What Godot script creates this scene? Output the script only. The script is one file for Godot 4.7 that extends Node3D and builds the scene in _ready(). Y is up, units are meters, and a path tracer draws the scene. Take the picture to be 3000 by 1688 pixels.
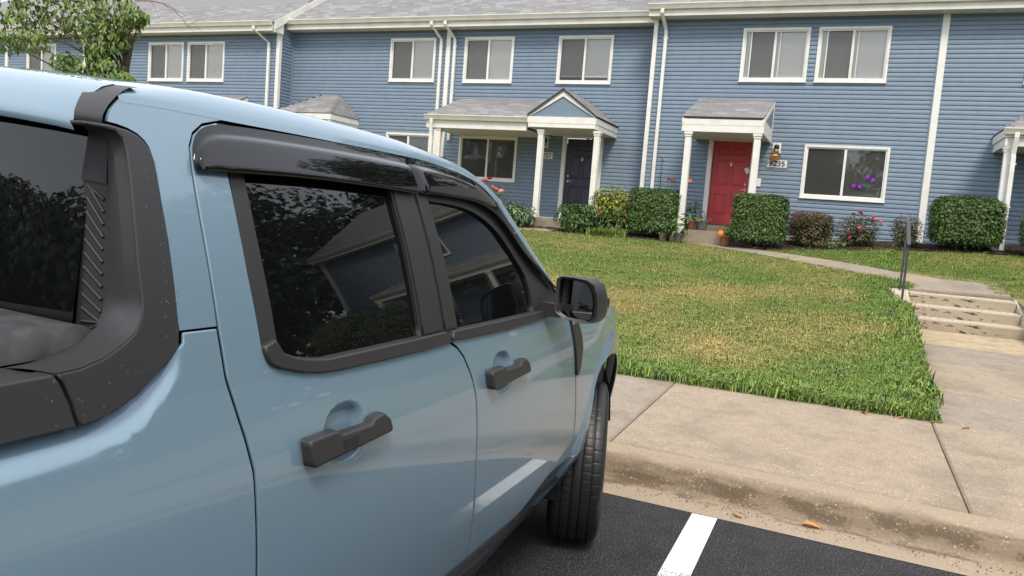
extends Node3D

# ---------------------------------------------------------------- mesh helpers
class MB:
	var v := PackedVector3Array()
	var n := PackedVector3Array()
	var t := PackedVector2Array()
	func tri(a: Vector3, b: Vector3, c: Vector3, na: Vector3, nb: Vector3, nc: Vector3, ta := Vector2.ZERO, tb := Vector2.ZERO, tc := Vector2.ZERO) -> void:
		var g := (c - a).cross(b - a)
		if g.dot(na + nb + nc) < 0.0:
			v.append_array([a, c, b]); n.append_array([na, nc, nb]); t.append_array([ta, tc, tb])
		else:
			v.append_array([a, b, c]); n.append_array([na, nb, nc]); t.append_array([ta, tb, tc])
	func quad(a: Vector3, b: Vector3, c: Vector3, d: Vector3, nn: Vector3) -> void:
		tri(a, b, c, nn, nn, nn, Vector2(0, 0), Vector2(1, 0), Vector2(1, 1))
		tri(a, c, d, nn, nn, nn, Vector2(0, 0), Vector2(1, 1), Vector2(0, 1))
	func flat(a: Vector3, b: Vector3, c: Vector3, away: Vector3) -> void:
		var g := (c - a).cross(b - a).normalized()
		if g.dot((a + b + c) / 3.0 - away) < 0.0: g = -g
		tri(a, b, c, g, g, g)
	func box(c: Vector3, s: Vector3, basis := Basis.IDENTITY) -> void:
		var h := s * 0.5
		for ax in 3:
			for sg in [-1.0, 1.0]:
				var d := Vector3.ZERO; d[ax] = sg
				var e := Vector3.ZERO; e[(ax + 1) % 3] = 1.0
				var f := Vector3.ZERO; f[(ax + 2) % 3] = 1.0
				var o := d * h
				var p := [o - e * h - f * h, o + e * h - f * h, o + e * h + f * h, o - e * h + f * h]
				quad(c + basis * p[0], c + basis * p[1], c + basis * p[2], c + basis * p[3], basis * d)
	func grid(rows: Array, closed := false, vv: Array = []) -> void:
		# smooth sheet through rows of points; outward side follows the winding (rows x columns)
		var R := rows.size()
		var C: int = rows[0].size()
		var nn := []
		for i in R:
			var l := PackedVector3Array(); l.resize(C); nn.append(l)
		for i in R - 1:
			for j in (C if closed else C - 1):
				var k := (j + 1) % C
				var a: Vector3 = rows[i][j]; var b: Vector3 = rows[i][k]; var c: Vector3 = rows[i + 1][k]; var d: Vector3 = rows[i + 1][j]
				var g := (c - a).cross(b - d)
				nn[i][j] += g; nn[i][k] += g; nn[i + 1][k] += g; nn[i + 1][j] += g
		for i in R - 1:
			for j in (C if closed else C - 1):
				var k := (j + 1) % C
				var na: Vector3 = nn[i][j].normalized(); var nb: Vector3 = nn[i][k].normalized(); var nc: Vector3 = nn[i + 1][k].normalized(); var nd: Vector3 = nn[i + 1][j].normalized()
				var u0 := float(j) / (C - 1); var u1 := float(j + 1) / (C - 1); var v0: float = float(i) / (R - 1) if vv.is_empty() else vv[i]; var v1: float = float(i + 1) / (R - 1) if vv.is_empty() else vv[i + 1]
				tri(rows[i][j], rows[i][k], rows[i + 1][k], na, nb, nc, Vector2(u0, v0), Vector2(u1, v0), Vector2(u1, v1))
				tri(rows[i][j], rows[i + 1][k], rows[i + 1][j], na, nc, nd, Vector2(u0, v0), Vector2(u1, v1), Vector2(u0, v1))
	func tube(pts: Array, radii: Array, sides := 8) -> void:
		var rows := []
		for i in pts.size():
			var d: Vector3 = (pts[min(i + 1, pts.size() - 1)] - pts[max(i - 1, 0)]).normalized()
			var e := d.cross(Vector3(0.31, 0.2, 0.93)).normalized()
			var f := d.cross(e)
			var l := []
			for k in sides:
				var a := TAU * k / sides
				l.append(pts[i] + (e * cos(a) - f * sin(a)) * radii[i])
			rows.append(l)
		grid(rows, true)
		for s in 2:
			var row: Array = rows[0] if s == 0 else rows[-1]
			var c: Vector3 = pts[0] if s == 0 else pts[-1]
			var away: Vector3 = pts[1] if s == 0 else pts[-2]
			for k in sides: flat(c, row[k], row[(k + 1) % sides], away)
	func prism_x(profile: Array, x0: float, x1: float) -> void:
		# profile: closed list of Vector2(y, z), swept along x
		var c := Vector2.ZERO
		for p in profile: c += p
		c /= profile.size()
		for i in profile.size():
			var a: Vector2 = profile[i]; var b: Vector2 = profile[(i + 1) % profile.size()]
			var d := b - a
			var o := Vector2(d.y, -d.x).normalized()
			if o.dot((a + b) * 0.5 - c) < 0: o = -o
			quad(Vector3(x0, a.x, a.y), Vector3(x1, a.x, a.y), Vector3(x1, b.x, b.y), Vector3(x0, b.x, b.y), Vector3(0, o.x, o.y))
		var pv := PackedVector2Array(profile)
		var ix := Geometry2D.triangulate_polygon(pv)
		for k in range(0, ix.size(), 3):
			for e in [[x0, -1.0], [x1, 1.0]]:
				var q := Vector3(e[1], 0, 0)
				tri(Vector3(e[0], pv[ix[k]].x, pv[ix[k]].y), Vector3(e[0], pv[ix[k + 1]].x, pv[ix[k + 1]].y), Vector3(e[0], pv[ix[k + 2]].x, pv[ix[k + 2]].y), q, q, q)
	func mesh() -> ArrayMesh:
		var a := []
		a.resize(Mesh.ARRAY_MAX)
		a[Mesh.ARRAY_VERTEX] = v; a[Mesh.ARRAY_NORMAL] = n; a[Mesh.ARRAY_TEX_UV] = t
		var m := ArrayMesh.new()
		m.add_surface_from_arrays(Mesh.PRIMITIVE_TRIANGLES, a)
		return m

class Scatter:
	var buf := PackedFloat32Array()
	var count := 0
	func put(b: Basis, o: Vector3, c: Color) -> void:
		buf.append_array([b.x.x, b.y.x, b.z.x, o.x, b.x.y, b.y.y, b.z.y, o.y, b.x.z, b.y.z, b.z.z, o.z, c.r, c.g, c.b, 1.0])
		count += 1
	func build(mesh: Mesh, m: Material) -> MultiMeshInstance3D:
		var mm := MultiMesh.new()
		mm.transform_format = MultiMesh.TRANSFORM_3D
		mm.use_colors = true
		mm.mesh = mesh
		mm.instance_count = count
		mm.buffer = buf
		var o := MultiMeshInstance3D.new()
		o.multimesh = mm
		o.material_override = m
		return o

var rng := RandomNumberGenerator.new()
var used := {}
var unit_box := BoxMesh.new()
var M := {}

func rf(a: float, b: float) -> float: return rng.randf_range(a, b)
func lin(r: float, g: float, b: float) -> Color: return Color(r, g, b).linear_to_srgb()
func mat(r: float, g: float, b: float, rough := 0.7, metal := 0.0) -> StandardMaterial3D:
	var m := StandardMaterial3D.new()
	m.albedo_color = lin(r, g, b); m.roughness = rough; m.metallic = metal
	m.cull_mode = BaseMaterial3D.CULL_DISABLED
	return m
func numbered(called: String) -> String:
	used[called] = used.get(called, -1) + 1
	return called if used[called] == 0 else "%s_%03d" % [called, used[called]]
func gp(o: Node) -> Vector3:
	var p := Vector3.ZERO
	while o != self and o != null:
		p += (o as Node3D).position
		o = o.get_parent()
	return p
func thing(called: String, at: Vector3, label: String, category: String, group := "") -> Node3D:
	var o := Node3D.new()
	o.name = numbered(called); add_child(o); o.position = at
	tag(o, label, category, group)
	return o
func tag(o: Node, label: String, category: String, group := "", kind := "") -> void:
	if label: o.set_meta("label", label)
	if category: o.set_meta("category", category)
	if group: o.set_meta("group", group)
	if kind: o.set_meta("kind", kind)
func node(called: String, parent: Node, at := Vector3.INF) -> Node3D:
	var o := Node3D.new(); o.name = called; parent.add_child(o, true)
	if at != Vector3.INF: o.position = at - gp(parent)
	return o
func obj(called: String, mesh: Mesh, m: Material, parent: Node, at := Vector3.INF) -> MeshInstance3D:
	# at: world position of the mesh's own origin; left out, the mesh is in the parent's own axes
	var o := MeshInstance3D.new()
	o.mesh = mesh; o.material_override = m
	if parent == self:
		o.name = numbered(called); add_child(o)
	else:
		o.name = called; parent.add_child(o, true)
	if at != Vector3.INF: o.position = at - gp(parent)
	return o
func wobj(called: String, mb: MB, m: Material, parent: Node) -> MeshInstance3D:
	# a mesh collected in world coordinates, re-based on its parent
	var off := gp(parent)
	for i in mb.v.size(): mb.v[i] -= off
	return obj(called, mb.mesh(), m, parent)
func box(called: String, parent: Node, m: Material, c: Vector3, s: Vector3) -> MeshInstance3D:
	var o := obj(called, unit_box, m, parent, c)
	o.scale = s
	return o
func structure(called: String, mb: MB, m: Material) -> MeshInstance3D:
	var o := obj(called, mb.mesh(), m, self)
	o.set_meta("kind", "structure")
	return o
func noise_tex(freq: float, stops: Array, cols: Array, seed_ := 1, size := 512, octaves := 4, kind := FastNoiseLite.TYPE_SIMPLEX_SMOOTH, normal := false, bump := 4.0) -> NoiseTexture2D:
	var f := FastNoiseLite.new()
	f.noise_type = kind; f.frequency = freq; f.seed = seed_; f.fractal_octaves = octaves
	var t := NoiseTexture2D.new()
	t.width = size; t.height = size; t.seamless = true; t.noise = f; t.generate_mipmaps = false
	if normal:
		t.as_normal_map = true; t.bump_strength = bump
	elif cols.size():
		var g := Gradient.new()
		g.offsets = PackedFloat32Array(stops); g.colors = PackedColorArray(cols)
		t.color_ramp = g
	return t
func tri_tex(m: StandardMaterial3D, tex: Texture2D, scale_: float) -> void:
	m.albedo_texture = tex; m.albedo_color = Color.WHITE
	m.uv1_triplanar = true; m.uv1_world_triplanar = true; m.uv1_scale = Vector3.ONE * scale_
func mottle(m: StandardMaterial3D, tex: Texture2D, s: float) -> void:
	# weathered patches over the fine grain
	m.detail_enabled = true
	m.detail_blend_mode = BaseMaterial3D.BLEND_MODE_MUL
	m.detail_albedo = tex
	m.detail_uv_layer = BaseMaterial3D.DETAIL_UV_2
	m.uv2_triplanar = true; m.uv2_world_triplanar = true; m.uv2_scale = Vector3.ONE * s
func g3(v: float, tint := Vector3.ONE) -> Color: return lin(v * tint.x, v * tint.y, v * tint.z)
func sm(a: float, b: float, x: float) -> float:
	var t: float = clamp((x - a) / (b - a), 0.0, 1.0)
	return t * t * (3.0 - 2.0 * t)
func lerp_list(xs: Array, ys: Array, x: float) -> float:
	if x <= xs[0]: return ys[0]
	for i in xs.size() - 1:
		if x <= xs[i + 1]: return lerp(float(ys[i]), float(ys[i + 1]), (x - xs[i]) / (xs[i + 1] - xs[i]))
	return ys[-1]

# stone-speckled concrete: pebbles of the mix that show at the worn surface
func aggregate(seed_: int, base: Array, count: int, rmin: float, rmax: float) -> ImageTexture:
	var r := RandomNumberGenerator.new(); r.seed = seed_
	var N := 512
	var im := Image.create(N, N, false, Image.FORMAT_RGB8)
	var f := FastNoiseLite.new(); f.seed = seed_; f.frequency = 0.012; f.fractal_octaves = 4
	var f2 := FastNoiseLite.new(); f2.seed = seed_ + 5; f2.frequency = 0.3
	for y in N:
		for x in N:
			var wx := float(x) / N; var wy := float(y) / N
			var a := f.get_noise_2d(x, y) * (1 - wx) + f.get_noise_2d(x - N, y) * wx
			var b := f.get_noise_2d(x, y - N) * (1 - wx) + f.get_noise_2d(x - N, y - N) * wx
			var k := 1.0 + 0.22 * (a * (1 - wy) + b * wy) + 0.16 * f2.get_noise_2d(x, y)
			im.set_pixel(x, y, lin(base[0] * k, base[1] * k, base[2] * k))
	for i in count:
		var cx := r.randi() % N; var cy := r.randi() % N
		var rad := lerpf(rmin, rmax, r.randf() * r.randf())
		var rx := rad * r.randf_range(0.8, 1.7); var ry := rad * r.randf_range(0.6, 1.1)
		var ang := r.randf() * PI
		var pick := r.randf()
		var c := lin(0.5, 0.41, 0.3) if pick < 0.55 else (lin(0.4, 0.32, 0.225) if pick < 0.75 else (lin(0.6, 0.53, 0.42) if pick < 0.88 else lin(0.16, 0.12, 0.085)))
		var R := int(ceil(max(rx, ry)))
		for dy in range(-R, R + 1):
			for dx in range(-R, R + 1):
				var ex := dx * cos(ang) + dy * sin(ang); var ey := -dx * sin(ang) + dy * cos(ang)
				if (ex * ex) / (rx * rx) + (ey * ey) / (ry * ry) <= 1.0: im.set_pixel(posmod(cx + dx, N), posmod(cy + dy, N), c)
	return ImageTexture.create_from_image(im)

func make_materials() -> void:
	# houses
	M.siding = mat(0.25, 0.33, 0.42, 0.55)
	tri_tex(M.siding, noise_tex(0.02, [0.0, 0.5, 1.0], [lin(0.158, 0.216, 0.288), lin(0.174, 0.236, 0.312), lin(0.188, 0.254, 0.333)], 3, 512, 5), 0.31)
	M.corner_blue = mat(0.174, 0.236, 0.312, 0.55)
	M.trim = mat(0.76, 0.75, 0.71, 0.5)
	tri_tex(M.trim, noise_tex(0.01, [0.0, 0.45, 1.0], [lin(0.69, 0.67, 0.62), lin(0.77, 0.76, 0.72), lin(0.8, 0.79, 0.76)], 8, 512, 5), 0.6)
	M.gutter = mat(0.72, 0.71, 0.64, 0.4)
	tri_tex(M.gutter, noise_tex(0.008, [0.0, 0.4, 1.0], [lin(0.6, 0.58, 0.5), lin(0.7, 0.69, 0.62), lin(0.76, 0.75, 0.68)], 18, 512, 5), 0.4)
	M.soffit = mat(0.62, 0.6, 0.53, 0.6)
	M.shingles = []
	for c in [[0.205, 0.203, 0.203], [0.235, 0.233, 0.233], [0.18, 0.178, 0.178], [0.215, 0.208, 0.205], [0.262, 0.26, 0.26], [0.198, 0.198, 0.202]]:
		var m := mat(c[0], c[1], c[2], 0.95)
		tri_tex(m, noise_tex(0.22, [0.15, 0.5, 0.85], [lin(c[0] * 0.7, c[1] * 0.7, c[2] * 0.7), lin(c[0], c[1], c[2]), lin(c[0] * 1.3, c[1] * 1.3, c[2] * 1.3)], M.shingles.size() + 20, 256, 3), 1.1)
		M.shingles.append(m)
	M.roof_under = mat(0.13, 0.125, 0.125, 0.95)
	M.room = mat(0.5, 0.48, 0.44, 0.9)
	M.blind = mat(0.78, 0.8, 0.77, 0.6)
	M.pane = mat(0.02, 0.022, 0.022, 0.02)
	M.pane.transparency = BaseMaterial3D.TRANSPARENCY_ALPHA
	M.pane.albedo_color.a = 0.08
	M.pane.metallic_specular = 1.0
	M.screen = mat(0.055, 0.055, 0.053, 0.8)
	M.screen.transparency = BaseMaterial3D.TRANSPARENCY_ALPHA
	M.screen.albedo_color.a = 0.23
	M.red_door = mat(0.47, 0.045, 0.055, 0.42)
	M.navy_door = mat(0.028, 0.027, 0.052, 0.42)
	M.brass = mat(0.62, 0.58, 0.5, 0.28, 1.0)
	M.black = mat(0.012, 0.012, 0.012, 0.45)
	M.number_plate = mat(0.78, 0.77, 0.73, 0.5)
	M.amber = mat(0.5, 0.22, 0.02, 0.25)
	M.clear = mat(0.6, 0.65, 0.62, 0.05)
	M.purple = mat(0.25, 0.02, 0.75, 0.3)
	M.pink = mat(0.8, 0.04, 0.3, 0.4)
	# ground
	M.walk = mat(0.3, 0.24, 0.17, 0.85)
	tri_tex(M.walk, aggregate(4, [0.325, 0.255, 0.185], 5200, 0.7, 3.0), 1.25)
	M.walk.uv1_triplanar_sharpness = 4.0
	M.walk_grey = mat(0.3, 0.24, 0.17, 0.85)
	tri_tex(M.walk_grey, aggregate(9, [0.285, 0.235, 0.185], 4600, 0.7, 2.6), 1.15)
	M.walk_smooth = mat(0.4, 0.31, 0.2, 0.85)
	tri_tex(M.walk_smooth, noise_tex(0.015, [0.0, 0.5, 1.0], [lin(0.34, 0.25, 0.15), lin(0.43, 0.335, 0.215), lin(0.5, 0.4, 0.27)], 6, 512, 5), 0.7)
	var blotch := noise_tex(0.012, [0.15, 0.45, 0.6, 0.85], [Color(0.9, 0.895, 0.89), Color(0.975, 0.975, 0.97), Color(1, 1, 1), Color(0.95, 0.945, 0.94)], 61, 512, 6)
	for w in [M.walk, M.walk_grey, M.walk_smooth]: mottle(w, blotch, 0.21)
	M.joint = mat(0.05, 0.04, 0.03, 1.0)
	M.asphalt = mat(0.035, 0.035, 0.038, 0.8)
	tri_tex(M.asphalt, noise_tex(0.13, [0.2, 0.45, 0.62, 0.75], [lin(0.004, 0.004, 0.005), lin(0.02, 0.02, 0.022), lin(0.048, 0.048, 0.052), lin(0.1, 0.1, 0.108)], 2, 1024, 3, FastNoiseLite.TYPE_CELLULAR), 0.85)
	M.asphalt.normal_enabled = true
	M.asphalt.normal_texture = noise_tex(0.13, [], [], 2, 1024, 3, FastNoiseLite.TYPE_CELLULAR, true, 8.0)
	M.asphalt.normal_scale = 1.0
	mottle(M.asphalt, noise_tex(0.01, [0.2, 0.5, 0.8], [Color(0.78, 0.78, 0.78), Color(1, 1, 1), Color(0.88, 0.87, 0.86)], 63, 512, 6), 0.4)
	M.soil = mat(0.2, 0.17, 0.07, 1.0)
	tri_tex(M.soil, noise_tex(0.05, [0.2, 0.5, 0.8], [lin(0.11, 0.13, 0.035), lin(0.2, 0.18, 0.065), lin(0.3, 0.24, 0.1)], 12, 512, 4), 0.9)
	M.mulch = mat(0.035, 0.02, 0.014, 1.0)
	tri_tex(M.mulch, noise_tex(0.12, [0.2, 0.5, 0.8], [lin(0.012, 0.007, 0.005), lin(0.035, 0.021, 0.015), lin(0.075, 0.046, 0.032)], 13, 512, 4), 0.9)
	M.tint = mat(1, 1, 1, 0.75)
	M.tint.vertex_color_use_as_albedo = true
	M.leaf = mat(1, 1, 1, 0.5)
	M.leaf.vertex_color_use_as_albedo = true
	M.leaf.backlight_enabled = true
	M.leaf.backlight = Color(0.35, 0.4, 0.2)
	M.bark = mat(0.075, 0.058, 0.042, 0.95)
	M.twig = mat(0.1, 0.06, 0.045, 0.9)
	M.steel = mat(0.045, 0.045, 0.05, 0.5)
	M.clay = mat(0.2, 0.075, 0.045, 0.8)
	M.pot_grey = mat(0.12, 0.11, 0.1, 0.7)
	M.pot_green = mat(0.1, 0.12, 0.12, 0.6)
	M.orange = mat(0.75, 0.26, 0.03, 0.5)

# ---------------------------------------------------------------- the lie of the land
func land(x: float, z: float) -> float:
	var d := -z
	var y := 0.19
	if d > 6.4: y = 0.2 + 0.0748 * (min(d, 20.5) - 6.4)
	var tilt: float = clamp((x + 2.4) / 3.9, 0.0, 1.4)
	return y + tilt * 0.2 * clamp((d - 8.0) / 10.0, 0.0, 1.15)

# ---------------------------------------------------------------- houses
var board_mesh: ArrayMesh
var shingle_mesh: ArrayMesh
const LAP := 0.1016

func make_board() -> void:
	# one lap of vinyl siding, one metre long: bottom lip, slightly hollow face
	var b := MB.new()
	var pr := [Vector2(0.004, -0.008), Vector2(0.0, 0.014), Vector2(0.003, 0.0165), Vector2(0.046, 0.0155), Vector2(0.052, 0.014), Vector2(0.092, 0.002), Vector2(0.095, -0.002), Vector2(0.0965, -0.008), Vector2(0.108, -0.008)]
	for i in pr.size() - 1:
		var a: Vector2 = pr[i]; var c: Vector2 = pr[i + 1]
		var d := c - a
		var nn := Vector3(0, -d.y, d.x).normalized()
		b.quad(Vector3(-0.5, a.x, a.y), Vector3(0.5, a.x, a.y), Vector3(0.5, c.x, c.y), Vector3(-0.5, c.x, c.y), nn)
	board_mesh = b.mesh()
	var s := MB.new()
	s.box(Vector3(0, 0, 0), Vector3(1, 1, 1))
	shingle_mesh = s.mesh()

func siding(parent: Node3D, x0: float, x1: float, y0: float, y1: float, zw: float, holes: Array, turned := false, zc := 0.0) -> void:
	# boards on a wall that faces +z (or +x when turned: then x0, x1 run along z and zw is the wall's x)
	# sheathing with real openings
	var wm := MB.new()
	var ex := [x0, x1]; var ey := [y0, y1]
	for q in holes:
		for v in [q[0], q[1]]: ex.append(clampf(v, x0, x1))
		for v in [q[2], q[3]]: ey.append(clampf(v, y0, y1))
	ex.sort(); ey.sort()
	for i in ex.size() - 1:
		for j in ey.size() - 1:
			if ex[i + 1] - ex[i] < 0.001 or ey[j + 1] - ey[j] < 0.001: continue
			var mx: float = (ex[i] + ex[i + 1]) / 2; var my: float = (ey[j] + ey[j + 1]) / 2
			var solid := true
			for q in holes:
				if mx > q[0] and mx < q[1] and my > q[2] and my < q[3]: solid = false
			if solid: wm.box(Vector3(mx - (x0 + x1) / 2, my - (y0 + y1) / 2, 0.09), Vector3(ex[i + 1] - ex[i], ey[j + 1] - ey[j], 0.05))
	var wall := obj("wall", wm.mesh(), M.corner_blue, parent, Vector3((x0 + x1) / 2, (y0 + y1) / 2, zw - 0.16) if not turned else Vector3(zw - 0.16, (y0 + y1) / 2, (x0 + x1) / 2))
	if turned: wall.rotation.y = PI / 2
	var k := 0
	while true:
		var y := y0 + k * LAP
		if y > y1 - 0.03: break
		var cuts := []
		for h in holes:
			if y + LAP * 0.55 > h[2] and y + LAP * 0.55 < h[3]: cuts.append([h[0], h[1]])
		cuts.sort()
		var at := x0
		for c in cuts + [[x1, x1]]:
			# long runs are lapped from two lengths
			var runs := [[at, c[0]]]
			if c[0] - at > 3.2 and rng.randf() < 0.7:
				var sp := lerpf(at, c[0], rf(0.25, 0.75))
				runs = [[at, sp - 0.0015], [sp + 0.0015, c[0]]]
			for run in runs:
				var w: float = run[1] - run[0]
				at = run[0]
				if w < 0.02: continue
				var o := obj("siding_board", board_mesh, M.siding, wall)
				if turned: o.position = Vector3(-(at + w / 2 - (x0 + x1) / 2), y - (y0 + y1) / 2, 0.16)
				else: o.position = Vector3(at + w / 2 - (x0 + x1) / 2, y - (y0 + y1) / 2, 0.16)
				o.scale = Vector3(w, min(1.0, (y1 - y) / LAP), 1)
			at = max(at, c[1])
		k += 1

func _boxmesh(s: Vector3) -> BoxMesh:
	var m := BoxMesh.new(); m.size = s
	return m

func window(parent: Node3D, x0: float, x1: float, y0: float, y1: float, zw: float, blinds := "right", half_open := false) -> Node3D:
	var w := node("window", parent, Vector3((x0 + x1) / 2, y0, zw))
	var fr := MB.new()
	var ow := 0.055; var dep := 0.05
	var xm := (x0 + x1) / 2
	for e in [[x0, x0 + ow, y0, y1], [x1 - ow, x1, y0, y1]]:
		fr.box(Vector3((e[0] + e[1]) / 2, (e[2] + e[3]) / 2, zw + dep / 2 - 0.01), Vector3(e[1] - e[0], e[3] - e[2], dep))
	fr.box(Vector3(xm, y1 - ow / 2, zw + dep / 2 - 0.011), Vector3(x1 - x0 - 2 * ow, ow, dep))
	fr.box(Vector3(xm, y0 + ow / 2, zw + dep / 2 - 0.011), Vector3(x1 - x0 - 2 * ow, ow, dep))
	fr.box(Vector3(xm, y0 - 0.012, zw + 0.024), Vector3(x1 - x0 + 0.02, 0.024, 0.07))
	var it := 0.032
	for e in [[x0 + ow, x0 + ow + it, y0 + ow, y1 - ow], [x1 - ow - it, x1 - ow, y0 + ow, y1 - ow]]:
		fr.box(Vector3((e[0] + e[1]) / 2, (e[2] + e[3]) / 2, zw - 0.02), Vector3(e[1] - e[0], e[3] - e[2], 0.06))
	fr.box(Vector3(xm, y1 - ow - it / 2, zw - 0.021), Vector3(x1 - x0 - 2 * ow - 2 * it, it, 0.06))
	fr.box(Vector3(xm, y0 + ow + it / 2, zw - 0.021), Vector3(x1 - x0 - 2 * ow - 2 * it, it, 0.06))
	wobj("frame", fr, M.trim, w)
	box("mullion", w, M.trim, Vector3(xm - 0.01, (y0 + y1) / 2, zw - 0.012), Vector3(0.055, y1 - y0 - 2 * ow - 2 * it - 0.002, 0.05))
	var gx0 := x0 + ow + it; var gx1 := x1 - ow - it; var gy0 := y0 + ow + it; var gy1 := y1 - ow - it
	box("pane", w, M.pane, Vector3((gx0 + xm - 0.04) / 2, (gy0 + gy1) / 2, zw - 0.03), Vector3(xm - 0.04 - gx0, gy1 - gy0, 0.005))
	box("pane", w, M.pane, Vector3((gx1 + xm + 0.02) / 2, (gy0 + gy1) / 2, zw - 0.016), Vector3(gx1 - xm - 0.02, gy1 - gy0, 0.005))
	var open_w := 0.11 if half_open else 0.0
	box("insect_screen", w, M.screen, Vector3((gx0 + open_w + xm - 0.04) / 2, (gy0 + gy1) / 2, zw - 0.006), Vector3(xm - 0.04 - gx0 - open_w, gy1 - gy0, 0.002))
	if half_open:
		box("sash_rail", w, M.trim, Vector3(gx0 + open_w + 0.005, (gy0 + gy1) / 2, zw - 0.012), Vector3(0.025, gy1 - gy0 - 0.004, 0.03))
		box("sash_rail", w, M.trim, Vector3(xm + 0.1, (gy0 + gy1) / 2, zw - 0.03), Vector3(0.03, gy1 - gy0 - 0.004, 0.02))
	# slatted blind, one piece: its slats are a couple of pixels each
	var bl := MB.new()
	var bx0 := gx0
	var ang := (0.5 + rf(-0.12, 0.12) if blinds == "right" else 1.52 + rf(-0.05, 0.05))
	var y := gy0 + (0.004 if rng.randf() < 0.6 else rf(0.02, 0.16))
	bl.box(Vector3((bx0 + gx1) / 2, y - 0.008, zw - 0.06), Vector3(gx1 - bx0 - 0.01, 0.014, 0.022))
	while y < gy1:
		bl.box(Vector3((bx0 + gx1) / 2, y, zw - 0.06), Vector3(gx1 - bx0 - 0.01, 0.0225, 0.0015), Basis(Vector3.RIGHT, ang + rf(-0.03, 0.03)))
		y += 0.0245
	wobj("blind", bl, M.blind, w)
	# the room behind: four walls, floor and ceiling
	var rm := MB.new()
	var a0 := Vector3(x0 - 0.5, y0 - 0.7, zw - 0.13); var a1 := Vector3(x1 + 0.5, y1 + 0.15, zw - 3.0)
	rm.quad(Vector3(a0.x, a0.y, a1.z), Vector3(a1.x, a0.y, a1.z), Vector3(a1.x, a1.y, a1.z), Vector3(a0.x, a1.y, a1.z), Vector3(0, 0, 1))
	rm.quad(Vector3(a0.x, a0.y, a0.z), Vector3(a0.x, a0.y, a1.z), Vector3(a0.x, a1.y, a1.z), Vector3(a0.x, a1.y, a0.z), Vector3(1, 0, 0))
	rm.quad(Vector3(a1.x, a0.y, a0.z), Vector3(a1.x, a0.y, a1.z), Vector3(a1.x, a1.y, a1.z), Vector3(a1.x, a1.y, a0.z), Vector3(-1, 0, 0))
	rm.quad(Vector3(a0.x, a0.y, a0.z), Vector3(a1.x, a0.y, a0.z), Vector3(a1.x, a0.y, a1.z), Vector3(a0.x, a0.y, a1.z), Vector3(0, 1, 0))
	rm.quad(Vector3(a0.x, a1.y, a0.z), Vector3(a1.x, a1.y, a0.z), Vector3(a1.x, a1.y, a1.z), Vector3(a0.x, a1.y, a1.z), Vector3(0, -1, 0))
	wobj("room", rm, M.room, w)
	return w

func panel_block(x0: float, x1: float, y0: float, y1: float, z: float) -> MB:
	# a moulded door panel: sunk groove round a raised field
	var b := MB.new()
	var r := func(i: float, dz: float) -> Array:
		return [Vector3(x0 + i, y0 + i, z + dz), Vector3(x1 - i, y0 + i, z + dz), Vector3(x1 - i, y1 - i, z + dz), Vector3(x0 + i, y1 - i, z + dz)]
	var rings := [r.call(0.0, 0.002), r.call(0.018, -0.012), r.call(0.03, -0.012), r.call(0.06, 0.002)]
	for k in 3:
		for i in 4:
			var a: Vector3 = rings[k][i]; var bb: Vector3 = rings[k][(i + 1) % 4]; var c: Vector3 = rings[k + 1][(i + 1) % 4]; var d: Vector3 = rings[k + 1][i]
			var nn := (c - a).cross(bb - d).normalized()
			if nn.z < 0: nn = -nn
			b.quad(a, bb, c, d, nn)
	b.quad(rings[3][0], rings[3][1], rings[3][2], rings[3][3], Vector3(0, 0, 1))
	return b

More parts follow.
